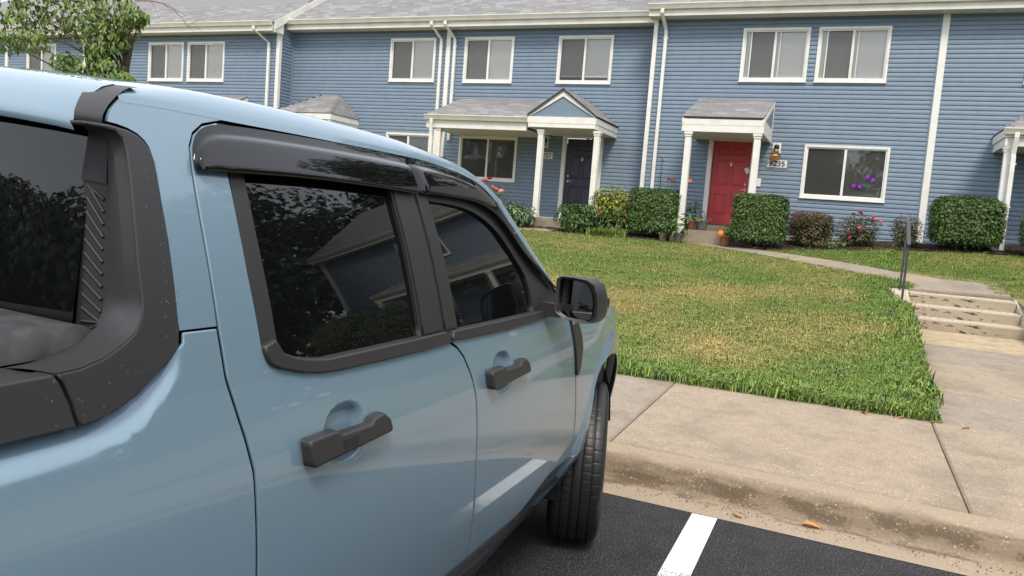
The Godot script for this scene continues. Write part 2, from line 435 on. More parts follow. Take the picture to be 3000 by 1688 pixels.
func door(parent: Node3D, x0: float, x1: float, y0: float, y1: float, zw: float, m: Material, knob_x: float) -> void:
	var d := node("door", parent, Vector3((x0 + x1) / 2, y0, zw))
	var zl := zw - 0.03
	var W := x1 - x0; var Hh := y1 - y0
	# six moulded panels in a stile-and-rail leaf
	var cols := [[x0 + 0.13 * W, x0 + 0.46 * W], [x0 + 0.54 * W, x0 + 0.87 * W]]
	var rows := [[y0 + 0.12 * Hh, y0 + 0.37 * Hh], [y0 + 0.47 * Hh, y0 + 0.78 * Hh], [y0 + 0.84 * Hh, y0 + 0.93 * Hh]]
	var leaf := MB.new()
	var zf := Vector3(0, 0, 1)
	var xs := [x0, cols[0][0], cols[0][1], cols[1][0], cols[1][1], x1]
	var ys := [y0, rows[0][0], rows[0][1], rows[1][0], rows[1][1], rows[2][0], rows[2][1], y1]
	for i in 5:
		for j in 7:
			if i % 2 == 1 and j % 2 == 1: continue
			leaf.quad(Vector3(xs[i], ys[j], zl), Vector3(xs[i + 1], ys[j], zl), Vector3(xs[i + 1], ys[j + 1], zl), Vector3(xs[i], ys[j + 1], zl), zf)
	leaf.box(Vector3((x0 + x1) / 2, (y0 + y1) / 2, zl - 0.035), Vector3(W, Hh, 0.035))
	wobj("leaf", leaf, m, d)
	for c in cols:
		for r in rows:
			wobj("door_panel", panel_block(c[0], c[1], r[0], r[1], zl), m, d)
	var k := MB.new()
	var ky := y0 + 0.43 * Hh
	k.tube([Vector3(knob_x, ky, zl), Vector3(knob_x, ky, zl + 0.012)], [0.032, 0.03], 14)
	k.tube([Vector3(knob_x, ky, zl + 0.01), Vector3(knob_x, ky, zl + 0.05)], [0.012, 0.012], 10)
	var sx := signf((x0 + x1) / 2 - knob_x)
	k.tube([Vector3(knob_x - 0.01 * sx, ky, zl + 0.05), Vector3(knob_x + 0.06 * sx, ky + 0.004, zl + 0.052), Vector3(knob_x + 0.12 * sx, ky - 0.006, zl + 0.046)], [0.014, 0.012, 0.008], 8)
	wobj("lever_handle", k, M.brass, d)
	var b := MB.new()
	b.tube([Vector3(knob_x, ky + 0.14, zl), Vector3(knob_x, ky + 0.14, zl + 0.02), Vector3(knob_x, ky + 0.14, zl + 0.026)], [0.03, 0.028, 0.02], 14)
	wobj("deadbolt", b, M.brass, d)
	var kx := (x0 + x1) / 2
	box("knocker_plate", d, M.number_plate, Vector3(kx, y0 + 0.73 * Hh, zl + 0.006), Vector3(0.05, 0.075, 0.012))
	box("peephole", d, M.black, Vector3(kx, y0 + 0.735 * Hh, zl + 0.0135), Vector3(0.02, 0.026, 0.006))
	# white casing
	var fr := MB.new()
	fr.box(Vector3(x0 - 0.065, (y0 + y1) / 2 + 0.055, zw + 0.005), Vector3(0.11, Hh + 0.11, 0.09))
	fr.box(Vector3(x1 + 0.065, (y0 + y1) / 2 + 0.055, zw + 0.005), Vector3(0.11, Hh + 0.11, 0.09))
	fr.box(Vector3((x0 + x1) / 2, y1 + 0.06, zw + 0.004), Vector3(W + 0.02, 0.1, 0.088))
	wobj("casing", fr, M.trim, d)
	box("threshold", d, M.steel, Vector3((x0 + x1) / 2, y0 - 0.012, zw + 0.01), Vector3(W + 0.02, 0.022, 0.12))

func digits(parent: Node3D, what: String, c: Vector3, h: float, m: Material, called := "lettering") -> void:
	var t := TextMesh.new()
	var f := SystemFont.new(); f.font_names = PackedStringArray(["Droid Sans"]); f.font_weight = 700
	t.font = f; t.text = what; t.font_size = 64; t.pixel_size = h / 46.0; t.depth = 0.006
	obj(called, t, m, parent, c)

func number_sign(parent: Node3D, what: String, c: Vector3, w := 0.44, h := 0.17) -> void:
	var s := node("house_number", parent, c)
	box("mount", s, M.corner_blue, c + Vector3(0.0, 0, 0.012), Vector3(w + 0.1, h + 0.08, 0.022))
	box("plate", s, M.number_plate, c + Vector3(0, 0, 0.029), Vector3(w, h, 0.012))
	digits(s, what, c + Vector3(0, 0, 0.038), 0.12, M.black)

func wall_lamp(parent: Node3D, c: Vector3) -> void:
	var l := node("wall_lamp", parent, c)
	box("back_plate", l, M.trim, c + Vector3(0, 0, 0.012), Vector3(0.19, 0.3, 0.024))
	var b := MB.new()
	b.tube([c + Vector3(0, 0.0, 0.09), c + Vector3(0, 0.05, 0.09), c + Vector3(0, 0.09, 0.09), c + Vector3(0, 0.105, 0.09)], [0.055, 0.06, 0.055, 0.02], 12)
	b.box(c + Vector3(0, 0.06, 0.05), Vector3(0.04, 0.04, 0.08))
	for k in 6:
		var a := TAU * k / 6.0
		b.box(c + Vector3(cos(a) * 0.05, -0.05, 0.09 + sin(a) * 0.05), Vector3(0.008, 0.11, 0.008))
	wobj("lamp_body", b, M.black, l)
	var g := MB.new()
	g.tube([c + Vector3(0, -0.1, 0.09), c + Vector3(0, 0.0, 0.09)], [0.04, 0.046], 12)
	wobj("lamp_glass", g, M.clear, l)

func gutter(parent: Node3D, x0: float, x1: float, y: float, z: float) -> void:
	# K-style gutter: y is its top, z its back
	var b := MB.new()
	b.prism_x([Vector2(y - 0.012, z), Vector2(y - 0.125, z), Vector2(y - 0.125, z + 0.07), Vector2(y - 0.09, z + 0.085), Vector2(y - 0.06, z + 0.1), Vector2(y - 0.03, z + 0.118), Vector2(y - 0.022, z + 0.125), Vector2(y, z + 0.125), Vector2(y, z + 0.115), Vector2(y - 0.012, z + 0.11)], x0, x1)
	wobj("gutter", b, M.gutter, parent)

func downspout(parent: Node3D, x: float, y_top: float, y_bot: float, z_top: float, zw: float, jog := 0.14) -> void:
	var b := MB.new()
	var pts := [Vector3(x - jog, y_top, z_top), Vector3(x - jog, y_top - 0.1, z_top), Vector3(x - 0.01, y_top - 0.42, zw + 0.06), Vector3(x, y_top - 0.5, zw + 0.06), Vector3(x, y_bot, zw + 0.06)]
	var rows := []
	for i in pts.size():
		var l := []
		for c in [Vector2(-0.04, 0.03), Vector2(-0.015, 0.033), Vector2(0.015, 0.033), Vector2(0.04, 0.03), Vector2(0.04, -0.03), Vector2(-0.04, -0.03)]: l.append(pts[i] + Vector3(c.x, 0, c.y))
		rows.append(l)
	for i in rows.size() - 1:
		for j in 6:
			var mid: Vector3 = (pts[i] + pts[i + 1]) / 2
			b.flat(rows[i][j], rows[i][(j + 1) % 6], rows[i + 1][(j + 1) % 6], mid)
			b.flat(rows[i][j], rows[i + 1][(j + 1) % 6], rows[i + 1][j], mid)
	for yy in [y_top - 0.62, (y_top + y_bot) / 2 - 0.3]:
		b.box(Vector3(x, yy, zw + 0.04), Vector3(0.13, 0.025, 0.05))
	wobj("downspout", b, M.trim, parent)

func shingles(parent: Node3D, called: String, eave: Vector3, along: Vector3, up: Vector3, rows: int, span: Callable, expose := 0.14, tab := 0.3) -> Node3D:
	# courses laid up the slope; span(v) gives [from, to] along the eave at height v up the slope
	var nrm := along.cross(up).normalized()
	if nrm.y < 0: nrm = -nrm
	var p := node(called, parent, eave)
	var tilt := Basis(along, up, nrm) * Basis(Vector3.RIGHT, 0.07)
	for r in rows:
		var v := r * expose
		var sp: Array = span.call(v + expose * 0.5)
		var x: float = sp[0] - rf(0.0, tab)
		while x < sp[1]:
			var w := tab * (0.55 + 0.9 * rng.randf())
			var a: float = max(x, sp[0]); var b: float = min(x + w - 0.006, sp[1])
			if b - a > 0.03:
				var o := obj("shingle", shingle_mesh, M.shingles[rng.randi() % M.shingles.size()], p)
				o.transform = Transform3D(tilt * Basis.from_scale(Vector3(b - a, expose + 0.035, 0.011)), along * (a + b) / 2 + up * (v + expose * 0.62) + nrm * 0.014)
			x += w
	return p

func post(parent: Node3D, x: float, z: float, y0: float, y1: float) -> void:
	var b := MB.new()
	b.box(Vector3(x, (y0 + y1) / 2, z), Vector3(0.13, y1 - y0 - 0.002, 0.13))
	for sx in [-1, 1]:
		b.box(Vector3(x + sx * 0.052, (y0 + y1) / 2, z + 0.066), Vector3(0.026, y1 - y0 - 0.3, 0.008))
		b.box(Vector3(x + 0.066, (y0 + y1) / 2, z + sx * 0.052), Vector3(0.008, y1 - y0 - 0.3, 0.026))
	b.box(Vector3(x, y1 - 0.03, z), Vector3(0.19, 0.055, 0.19))
	b.box(Vector3(x, y1 - 0.085, z), Vector3(0.16, 0.05, 0.16))
	b.box(Vector3(x, y0 + 0.07, z), Vector3(0.16, 0.14, 0.16))
	wobj("porch_post", b, M.trim, parent)

func shed_porch(h: Node3D, x0: float, x1: float, zf: float, zw: float, y_eave: float, y_wall: float, with_gutter: bool, right_end: bool, infill: Material = null) -> void:
	# lean-to porch roof from the wall down to a boxed beam
	var up := Vector3(0, y_wall - y_eave, zw - zf).normalized()
	var L := Vector2(y_wall - y_eave, zw - zf).length()
	var n := int(ceil(L / 0.14))
	shingles(h, "porch_roof", Vector3(0, y_eave, zf + 0.02), Vector3.RIGHT, up, n, func(_v: float) -> Array: return [x0, x1])
	var d := MB.new()
	var zz := zf - 0.005
	# deck, boxed beam with a lap joint, end walls
	d.prism_x([Vector2(y_eave, zz), Vector2(y_wall, zw), Vector2(y_wall - 0.03, zw), Vector2(y_eave - 0.03, zz)], x0 + 0.01, x1 - 0.01)
	wobj("roof_deck", d, M.roof_under, h)
	if with_gutter:
		gutter(h, x0 - 0.02, x1 + 0.02, y_eave + 0.01, zf)
	var bm := MB.new()
	bm.box(Vector3((x0 + x1) / 2, y_eave - 0.105, zf - 0.05), Vector3(x1 - x0 - 0.02, 0.13, 0.09))
	bm.box(Vector3((x0 + x1) / 2, y_eave - 0.245, zf - 0.065), Vector3(x1 - x0 - 0.05, 0.15, 0.11))
	wobj("beam", bm, M.trim, h)
	box("porch_ceiling", h, M.soffit, Vector3((x0 + x1) / 2, y_eave - 0.285, (zf + zw) / 2 - 0.06), Vector3(x1 - x0 - 0.08, 0.02, abs(zf - zw) - 0.14))
	for xe in ([x0 + 0.02, x1 - 0.02] if right_end else [x0 + 0.02]):
		var e := MB.new()
		e.prism_x([Vector2(y_eave - 0.03, zf - 0.02), Vector2(y_eave - 0.32, zf - 0.02), Vector2(y_eave - 0.32, zw), Vector2(y_eave - 0.03, zw)], xe - 0.02, xe + 0.02)
		var dd := up * L
		e.prism_x([Vector2(y_eave - 0.02, zf), Vector2(y_wall - 0.02, zw), Vector2(y_wall - 0.12, zw), Vector2(y_eave - 0.12, zf)], xe - 0.024, xe + 0.024)
		e.prism_x([Vector2(y_eave - 0.06, zw + 0.09), Vector2(y_wall - 0.1, zw + 0.09), Vector2(y_wall - 0.1, zw), Vector2(y_eave - 0.06, zw)], xe - 0.021, xe + 0.021)
		wobj("end_board", e, M.trim, h)
		var g := MB.new()
		g.prism_x([Vector2(y_eave - 0.05, zf - 0.05), Vector2(y_wall - 0.08, zw), Vector2(y_eave - 0.05, zw)], xe - 0.012, xe + 0.012)
		wobj("gable_infill", g, infill if infill else M.corner_blue, h)

func gable_porch(h: Node3D, x0: float, x1: float, zf: float, zw: float, y_e: float, y_r: float) -> void:
	var xm := (x0 + x1) / 2
	for sd in [-1.0, 1.0]:
		var xe := x0 if sd < 0 else x1
		var up := Vector3(xm - xe, y_r - y_e, 0).normalized()
		var L := Vector2(xm - xe, y_r - y_e).length()
		var al := Vector3(0, 0, -1) if sd > 0 else Vector3(0, 0, 1)
		var e0 := Vector3(xe + sd * 0.02, y_e, zf + 0.05 if sd > 0 else zw)
		shingles(h, "gable_roof", e0, al, up, int(ceil(L / 0.14)), func(_v: float) -> Array: return [0.0, abs(zf + 0.05 - zw)])
		var d := MB.new()
		var nn := Vector3(-up.y * -sd, up.x * -sd, 0)
		var a := Vector3(xe, y_e, 0); var b := Vector3(xm, y_r, 0)
		for w in [[a, b, zf + 0.03, zw]]:
			var p0 := Vector3(w[0].x, w[0].y, w[2]); var p1 := Vector3(w[1].x, w[1].y, w[2])
			var q0 := Vector3(w[0].x, w[0].y, w[3]); var q1 := Vector3(w[1].x, w[1].y, w[3])
			var dn := Vector3(0, -0.03, 0)
			d.quad(p0, p1, q1, q0, Vector3(up.y * sd, abs(up.x), 0).normalized())
			d.quad(p0 + dn, p1 + dn, q1 + dn, q0 + dn, -Vector3(up.y * sd, abs(up.x), 0).normalized())
			d.quad(p0, p1, p1 + dn, p0 + dn, Vector3(0, 0, 1))
		wobj("roof_deck", d, M.roof_under, h)
		# raking board
		var rk := MB.new()
		var lo := 0.13
		var c := [Vector3(xe, y_e - 0.03, zf), Vector3(xm, y_r - 0.03, zf), Vector3(xm, y_r - 0.03 - lo, zf), Vector3(xe, y_e - 0.03 - lo * 0.2, zf)]
		rk.quad(c[0], c[1], c[2], c[3], Vector3(0, 0, 1))
		var bk := Vector3(0, 0, -0.04)
		rk.quad(c[2], c[3], c[3] + bk, c[2] + bk, Vector3(0, -1, 0))
		rk.quad(c[0], c[1], c[1] + bk, c[0] + bk, Vector3(0, 1, 0))
		wobj("rake_board", rk, M.trim, h)
		var sb := MB.new()
		sb.box(Vector3(xe - sd * 0.02, y_e - 0.1, (zf + zw) / 2 - 0.02), Vector3(0.04, 0.14, abs(zf - zw) - 0.04))
		sb.box(Vector3(xe - sd * 0.035, y_e - 0.235, (zf + zw) / 2 - 0.02), Vector3(0.05, 0.12, abs(zf - zw) - 0.04))
		wobj("side_beam", sb, M.trim, h)
	var t := MB.new()
	t.tri(Vector3(x0 + 0.05, y_e - 0.03, zf - 0.03), Vector3(xm, y_r - 0.08, zf - 0.03), Vector3(x1 - 0.05, y_e - 0.03, zf - 0.03), Vector3(0, 0, 1), Vector3(0, 0, 1), Vector3(0, 0, 1))
	t.tri(Vector3(x0 + 0.05, y_e - 0.03, zf - 0.05), Vector3(xm, y_r - 0.08, zf - 0.05), Vector3(x1 - 0.05, y_e - 0.03, zf - 0.05), Vector3(0, 0, -1), Vector3(0, 0, -1), Vector3(0, 0, -1))
	wobj("gable_infill", t, M.corner_blue, h)
	var bm := MB.new()
	bm.box(Vector3(xm, y_e - 0.105, zf - 0.018), Vector3(x1 - x0, 0.16, 0.05))
	bm.box(Vector3(xm, y_e - 0.235, zf - 0.03), Vector3(x1 - x0 - 0.04, 0.1, 0.06))
	wobj("beam", bm, M.trim, h)
	box("porch_ceiling", h, M.soffit, Vector3(xm, y_e - 0.28, (zf + zw) / 2 - 0.03), Vector3(x1 - x0 - 0.1, 0.02, abs(zf - zw) - 0.09))

func main_roof(h: Node3D, x0: float, x1: float, zw: float, y_soffit: float, rake_right: bool, rake_left := false) -> void:
	# eave box, gutter and the visible lower courses of the big roof, then the rest of the slope and its back
	var ze := zw + 0.4
	var yt := y_soffit + 0.24
	box("soffit", h, M.soffit, Vector3((x0 + x1) / 2, y_soffit + 0.012, zw + 0.19), Vector3(x1 - x0 - 0.004, 0.02, 0.4))
	box("fascia", h, M.gutter, Vector3((x0 + x1) / 2, y_soffit + 0.115, ze - 0.012), Vector3(x1 - x0, 0.22, 0.024))
	gutter(h, x0, x1, yt + 0.04, ze + 0.002)
	var up := Vector3(0, 0.52, -0.854).normalized()
	var e := Vector3(0, yt, ze + 0.03)
	var L := 6.2
	var d := MB.new()
	var a0 := Vector3(x0, yt, ze + 0.02); var a1 := Vector3(x1, yt, ze + 0.02)
	var r0 := a0 + up * L; var r1 := a1 + up * L
	d.quad(a0, a1, r1, r0, Vector3(0, 0.854, 0.52))
	var bk := Vector3(0, -0.52 * L, -0.854 * L)
	d.quad(r0, r1, r1 + bk, r0 + bk, Vector3(0, 0.854, -0.52))
	var mids := wobj("roof", d, M.roof_under, h)
	shingles(h, "roof_shingles", e, Vector3.RIGHT, up, 13, func(_v: float) -> Array: return [x0 - (0.12 if rake_left else 0.0), x1 + (0.12 if rake_right else 0.0)])
	var f := MB.new()
	var g0 := e + up * (13 * 0.14)
	for k in range(0, 31):
		# upper courses beyond the picture, one strip each
		var p := g0 + up * (k * 0.14)
		f.box(Vector3((x0 + x1) / 2, 0, 0) + Vector3(0, p.y, p.z) + up * 0.08 + Vector3(0, 0.854, 0.52) * 0.013, Vector3(x1 - x0, 0.17, 0.011), Basis(Vector3.RIGHT, up, Vector3(0, 0.52, 0.854).normalized()) if false else Basis(Vector3.RIGHT, up, Vector3.RIGHT.cross(up)) * Basis(Vector3.RIGHT, 0.06))
	wobj("upper_courses", f, M.shingles[0], h).set_meta("kind", "stuff")
	for s in ([1.0] if rake_right else []) + ([-1.0] if rake_left else []):
		var xe := x1 if s > 0 else x0
		var rk := MB.new()
		var q := [a0 + Vector3(xe - x0 + s * 0.1, 0.03, 0.0), r0 + Vector3(xe - x0 + s * 0.1, 0.03, 0)]
		var dn := Vector3(0, -0.24, 0)
		var th := Vector3(s * 0.03, 0, 0)
		rk.quad(q[0] + th, q[1] + th, q[1] + dn + th, q[0] + dn + th, Vector3(s, 0, 0))
		rk.quad(q[0], q[1], q[1] + dn, q[0] + dn, Vector3(-s, 0, 0))
		rk.quad(q[0] + dn, q[1] + dn, q[1] + dn + th, q[0] + dn + th, Vector3(0, -1, 0))
		rk.quad(q[0], q[1], q[1] + th, q[0] + th, Vector3(0, 1, 0))
		rk.quad(q[0], q[0] + dn, q[0] + dn + th, q[0] + th, Vector3(0, 0, 1))
		# boxed return of the eave under the rake
		rk.prism_x([Vector2(yt + 0.02, ze - 0.02), Vector2(y_soffit - 0.03, ze - 0.06), Vector2(y_soffit - 0.03, zw), Vector2(yt + 0.2, zw)], min(xe, xe + s * 0.1), max(xe, xe + s * 0.1))
		wobj("rake_board", rk, M.gutter, h)

func gable_wall(h: Node3D, xw: float, z0: float, y0: float, y_soffit: float, s: float) -> void:
	# plain end wall with lap courses
	var yt := y_soffit + 0.24
	var b := MB.new()
	var up := Vector2(0.854, 0.52)
	var ridge := Vector2(z0 + 0.4 - 0.854 * 6.2, yt + 0.52 * 6.2)
	var zb := z0 - 9.7
	var y := y0
	while y < ridge.y - 0.1:
		var za := z0 - 0.01
		var zc := zb
		if y > y_soffit:
			za = min(za, z0 + 0.4 - (y - yt) / 0.52 * 0.854 - 0.1)
			zc = max(zb, ridge.x * 2 - za)
		if za > zc:
			b.quad(Vector3(xw + s * 0.016, y, za), Vector3(xw + s * 0.016, y, zc), Vector3(xw + s * 0.003, y + LAP, zc), Vector3(xw + s * 0.003, y + LAP, za), Vector3(s, 0.12, 0).normalized())
			b.quad(Vector3(xw + s * 0.016, y, za), Vector3(xw + s * 0.016, y, zc), Vector3(xw, y, zc), Vector3(xw, y, za), Vector3(0, -1, 0))
		y += LAP
	wobj("end_wall", b, M.siding, h)

func porch_slab(h: Node3D, x0: float, x1: float, zf: float, zw: float, y_top: float, y_bot: float) -> void:
	var s := MB.new()
	s.box(Vector3((x0 + x1) / 2, (y_top + y_bot) / 2, (zf + zw) / 2), Vector3(x1 - x0, y_top - y_bot, abs(zf - zw)))
	wobj("porch_slab", s, M.walk_grey, h)

func houses() -> void:
	make_board()
	var zB := -20.2; var zA := -20.79; var zL := -20.15
	# --- 9235, red door
	var h := thing("townhouse", Vector3(-1.75, 1.42, zB), "blue townhouse unit with the red front door and number 9235", "townhouse", "row of blue townhouses")
	siding(h, -4.92, 1.42, 1.42, 6.55, zB, [[-2.83, -1.3, 5.05, 6.3], [-1.12, 0.42, 5.05, 6.3], [-1.16, 0.68, 2.36, 3.6], [-3.4, -2.22, 1.4, 3.71]])
	window(h, -2.83, -1.3, 5.05, 6.3, zB, "right", true)
	window(h, -1.12, 0.42, 5.05, 6.3, zB, "right", true)
	window(h, -1.16, 0.68, 2.36, 3.6, zB, "both")
	door(h, -3.27, -2.36, 1.57, 3.6, zB, M.red_door, -2.44)
	box("corner_board", h, M.trim, Vector3(-4.97, 3.98, zB + 0.02), Vector3(0.1, 5.12, 0.09))
	box("corner_board", h, M.trim, Vector3(1.49, 3.98, zB + 0.012), Vector3(0.14, 5.12, 0.05))
	box("corner_strip", h, M.corner_blue, Vector3(1.405, 3.98, zB + 0.012), Vector3(0.03, 5.12, 0.03))
	downspout(h, -4.7, 6.7, 1.5, zB + 0.46, zB, 0.05)
	main_roof(h, -5.1, 1.5, zB, 6.54, false)
	shed_porch(h, -3.72, -1.93, -18.29, zB, 3.92, 4.6, false, true)
	post(h, -3.56, -18.4, 1.4, 3.6); post(h, -2.05, -18.4, 1.4, 3.6)
	porch_slab(h, -3.75, -1.9, -18.25, zB, 1.4, 1.0)
	porch_slab(h, -3.45, -2.15, -19.7, zB + 0.02, 1.545, 1.3)
	number_sign(h, "9235", Vector3(-1.74, 3.115, zB))
	wall_lamp(h, Vector3(-1.785, 3.46, zB))
	box("doorbell", h, M.number_plate, Vector3(-2.12, 2.65, zB + 0.025), Vector3(0.1, 0.19, 0.03))
	box("foundation", h, M.walk_grey, Vector3(-1.75, 1.3, zB - 0.06), Vector3(6.4, 0.22, 0.1))
	# --- 9237, navy door
	h = thing("townhouse", Vector3(-8.1, 1.42, zA), "blue townhouse unit with the dark navy door and gabled porch", "townhouse", "row of blue townhouses")
	siding(h, -11.06, -5.0, 1.42, 6.53, zA, [[-10.6, -9.07, 5.06, 6.32], [-7.76, -6.22, 5.06, 6.32], [-10.56, -8.75, 2.33, 3.57], [-7.41, -6.26, 1.4, 3.7]])
	window(h, -10.6, -9.07, 5.06, 6.32, zA); window(h, -7.76, -6.22, 5.06, 6.32, zA)
	window(h, -10.56, -8.75, 2.33, 3.57, zA, "both")
	door(h, -7.29, -6.38, 1.57, 3.59, zA, M.navy_door, -7.2)
	box("corner_board", h, M.trim, Vector3(-11.12, 3.98, zA + 0.02), Vector3(0.13, 5.12, 0.06))
	downspout(h, -10.9, 6.68, 3.4, zA + 0.46, zA); downspout(h, -11.34, 6.68, 1.5, zA + 0.46, zA)
	main_roof(h, -11.1, -5.02, zA, 6.53, false)
	shed_porch(h, -10.62, -7.72, -18.86, zA, 3.87, 4.58, true, false)
	gable_porch(h, -7.71, -5.91, -18.83, zA, 3.93, 4.57)
	for x in [-10.27, -7.36, -5.89]: post(h, x, -18.98, 1.4, 3.6)
	downspout(h, -10.42, 3.78, 1.5, -18.78, -18.88, 0.0)
	porch_slab(h, -10.6, -5.7, -18.8, zA, 1.41, 1.0)
	number_sign(h, "9237", Vector3(-7.9, 3.1, zA), 0.44, 0.17)
	wall_lamp(h, Vector3(-7.92, 3.46, zA))
	# --- middle unit with the hip porch
	h = thing("townhouse", Vector3(-13.9, 1.42, zA), "recessed blue townhouse unit with small hipped porch roof", "townhouse", "row of blue townhouses")
	siding(h, -16.62, -11.18, 1.42, 6.53, zA, [[-13.05, -11.53, 5.07, 6.31], [-13.02, -11.5, 2.33, 3.57], [-15.6, -14.5, 1.4, 3.7]])
	window(h, -13.05, -11.53, 5.07, 6.31, zA); window(h, -13.02, -11.5, 2.33, 3.57, zA, "both")
	door(h, -15.5, -14.6, 1.57, 3.59, zA, M.navy_door, -15.4)
	main_roof(h, -16.62, -11.1, zA, 6.53, false)
	hip_porch(h, -16.1, -14.02, -19.35, zA, 3.9, 4.62)
	box("corner_board", h, M.corner_blue, Vector3(-16.59, 3.98, zA + 0.03), Vector3(0.05, 5.1, 0.05))
	porch_slab(h, -16.1, -14.0, -19.4, zA, 1.41, 1.0)
	# --- forward block on the left
	h = thing("townhouse", Vector3(-19.8, 1.25, zL), "blue townhouse unit with paired windows and gable end roof", "townhouse", "row of blue townhouses")
	siding(h, -22.96, -16.66, 1.25, 6.36, zL, [[-21.97, -20.45, 4.9, 6.14], [-20.28, -18.75, 4.9, 6.14]])
	siding(h, zA, zL - 0.02, 1.25, 6.36, -16.62, [], true)
	window(h, -21.97, -20.45, 4.9, 6.14, zL); window(h, -20.28, -18.75, 4.9, 6.14, zL)
	box("corner_board", h, M.trim, Vector3(-16.63, 3.8, zL + 0.01), Vector3(0.12, 5.12, 0.12))
	downspout(h, -16.98, 6.5, 1.4, zL + 0.46, zL, 0.28)
	main_roof(h, -22.98, -16.6, zL, 6.36, true)
	gable_wall(h, -16.62, zL, 6.3, 6.36, 1.0)
	shed_porch(h, -19.6, -17.75, -18.6, zL, 3.75, 4.42, false, true)
	for x in [-19.4, -17.9]: post(h, x, -18.72, 1.3, 3.45)
	# --- far left unit behind the tree
	h = thing("townhouse", Vector3(-26, 1.25, zL), "far blue townhouse unit seen behind the leafy tree", "townhouse", "row of blue townhouses")
	siding(h, -33.0, -23.06, 1.25, 6.36, zL, [[-27.85, -26.35, 4.9, 6.14], [-25.01, -23.55, 4.9, 6.14]])
	window(h, -27.85, -26.35, 4.9, 6.14, zL); window(h, -25.01, -23.55, 4.9, 6.14, zL)
	box("corner_board", h, M.trim, Vector3(-23.01, 3.8, zL + 0.012), Vector3(0.12, 5.12, 0.05))
	box("corner_board", h, M.trim, Vector3(-28.92, 3.8, zL + 0.022), Vector3(0.14, 5.12, 0.05))
	main_roof(h, -33.0, -22.98, zL, 6.36, false)
	# --- 9233 to the right, mostly out of the frame but mirrored in the truck's glass
	h = thing("townhouse", Vector3(5.0, 1.42, zB), "blue townhouse unit at the right end beyond the white corner board", "townhouse", "row of blue townhouses")
	siding(h, 1.56, 11.8, 1.42, 6.55, zB, [[3.1, 4.63, 5.05, 6.3], [7.6, 9.13, 5.05, 6.3], [5.3, 7.1, 2.33, 3.57], [8.3, 9.45, 1.4, 3.71]])
	window(h, 3.1, 4.63, 5.05, 6.3, zB); window(h, 7.6, 9.13, 5.05, 6.3, zB)
	window(h, 5.3, 7.1, 2.33, 3.57, zB, "both")
	door(h, 8.42, 9.33, 1.57, 3.6, zB, M.navy_door, 8.5)
	box("corner_board", h, M.trim, Vector3(11.83, 3.98, zB + 0.012), Vector3(0.13, 5.12, 0.1))
	main_roof(h, 1.5, 11.85, zB, 6.54, true)
	gable_wall(h, 11.85, zB, 1.42, 6.54, 1.0)
	hip_porch(h, 2.66, 9.9, -18.7, zB, 3.9, 4.55)
	gutter(h, 2.64, 9.92, 3.91, -18.7)
	post(h, 6.3, -18.82, 1.42, 3.56)
	downspout(h, 2.87, 3.82, 1.47, -18.6, -18.74, 0.0)
	porch_slab(h, 2.6, 10.0, -18.6, zB, 1.42, 1.1)
	number_sign(h, "9233", Vector3(7.7, 3.1, zB))
	wall_lamp(h, Vector3(7.7, 3.46, zB))

func hip_porch(h: Node3D, x0: float, x1: float, zf: float, zw: float, y_e: float, y_t: float) -> void:
	var xa := x0 + 0.72; var xb := x1 - 0.72
	var up := Vector3(0, y_t - y_e, zw - zf).normalized()
	var L := Vector2(y_t - y_e, zw - zf).length()
	shingles(h, "porch_roof", Vector3(0, y_e, zf), Vector3.RIGHT, up, int(ceil(L / 0.14)), func(v: float) -> Array: return [lerp(x0, xa, v / L), lerp(x1, xb, v / L)])
	for sd in [-1.0, 1.0]:
		var xe := x0 if sd < 0 else x1
		var xt := xa if sd < 0 else xb
		var u2 := Vector3(xt - xe, y_t - y_e, 0).normalized()
		var L2 := Vector2(xt - xe, y_t - y_e).length()
		var al := Vector3(0, 0, -1) if sd > 0 else Vector3(0, 0, 1)
		var D: float = abs(zf - zw)
		shingles(h, "porch_roof", Vector3(xe, y_e, zf if sd > 0 else zw), al, u2, int(ceil(L2 / 0.14)), func(v: float) -> Array: return [D * v / L2, D] if sd > 0 else [0.0, D * (1.0 - v / L2)])
	var d := MB.new()
	var A := Vector3(x0, y_e, zf); var B := Vector3(x1, y_e, zf); var C := Vector3(x1, y_e, zw); var E := Vector3(x0, y_e, zw)
	var T0 := Vector3(xa, y_t, zw); var T1 := Vector3(xb, y_t, zw)
	var mid := Vector3((x0 + x1) / 2, y_e, (zf + zw) / 2)
	d.flat(A, B, T1, mid); d.flat(A, T1, T0, mid); d.flat(B, C, T1, mid); d.flat(A, E, T0, mid)
	wobj("roof_deck", d, M.roof_under, h)
	var bm := MB.new()
	for k in 2:
		var yy := y_e - 0.09 - k * 0.17; var ins := 0.03 + 0.025 * k
		bm.box(Vector3((x0 + x1) / 2, yy, zf - ins), Vector3(x1 - x0 - 2 * ins, 0.16, 0.04))
		bm.box(Vector3(x0 + ins, yy, (zf + zw) / 2), Vector3(0.04, 0.16, abs(zf - zw)))
		bm.box(Vector3(x1 - ins, yy, (zf + zw) / 2), Vector3(0.04, 0.16, abs(zf - zw)))
	wobj("beam", bm, M.trim, h)
	box("porch_ceiling", h, M.soffit, Vector3((x0 + x1) / 2, y_e - 0.33, (zf + zw) / 2), Vector3(x1 - x0 - 0.1, 0.02, abs(zf - zw) - 0.1))
	post(h, x0 + 0.12, zf - 0.12, 1.4, y_e - 0.34); post(h, x1 - 0.12, zf - 0.12, 1.4, y_e - 0.34)

# ---------------------------------------------------------------- ground, kerb, walks
const SKEW := 0.045   # the kerb runs a touch out of square with the houses
func kz(x: float) -> float: return SKEW * x

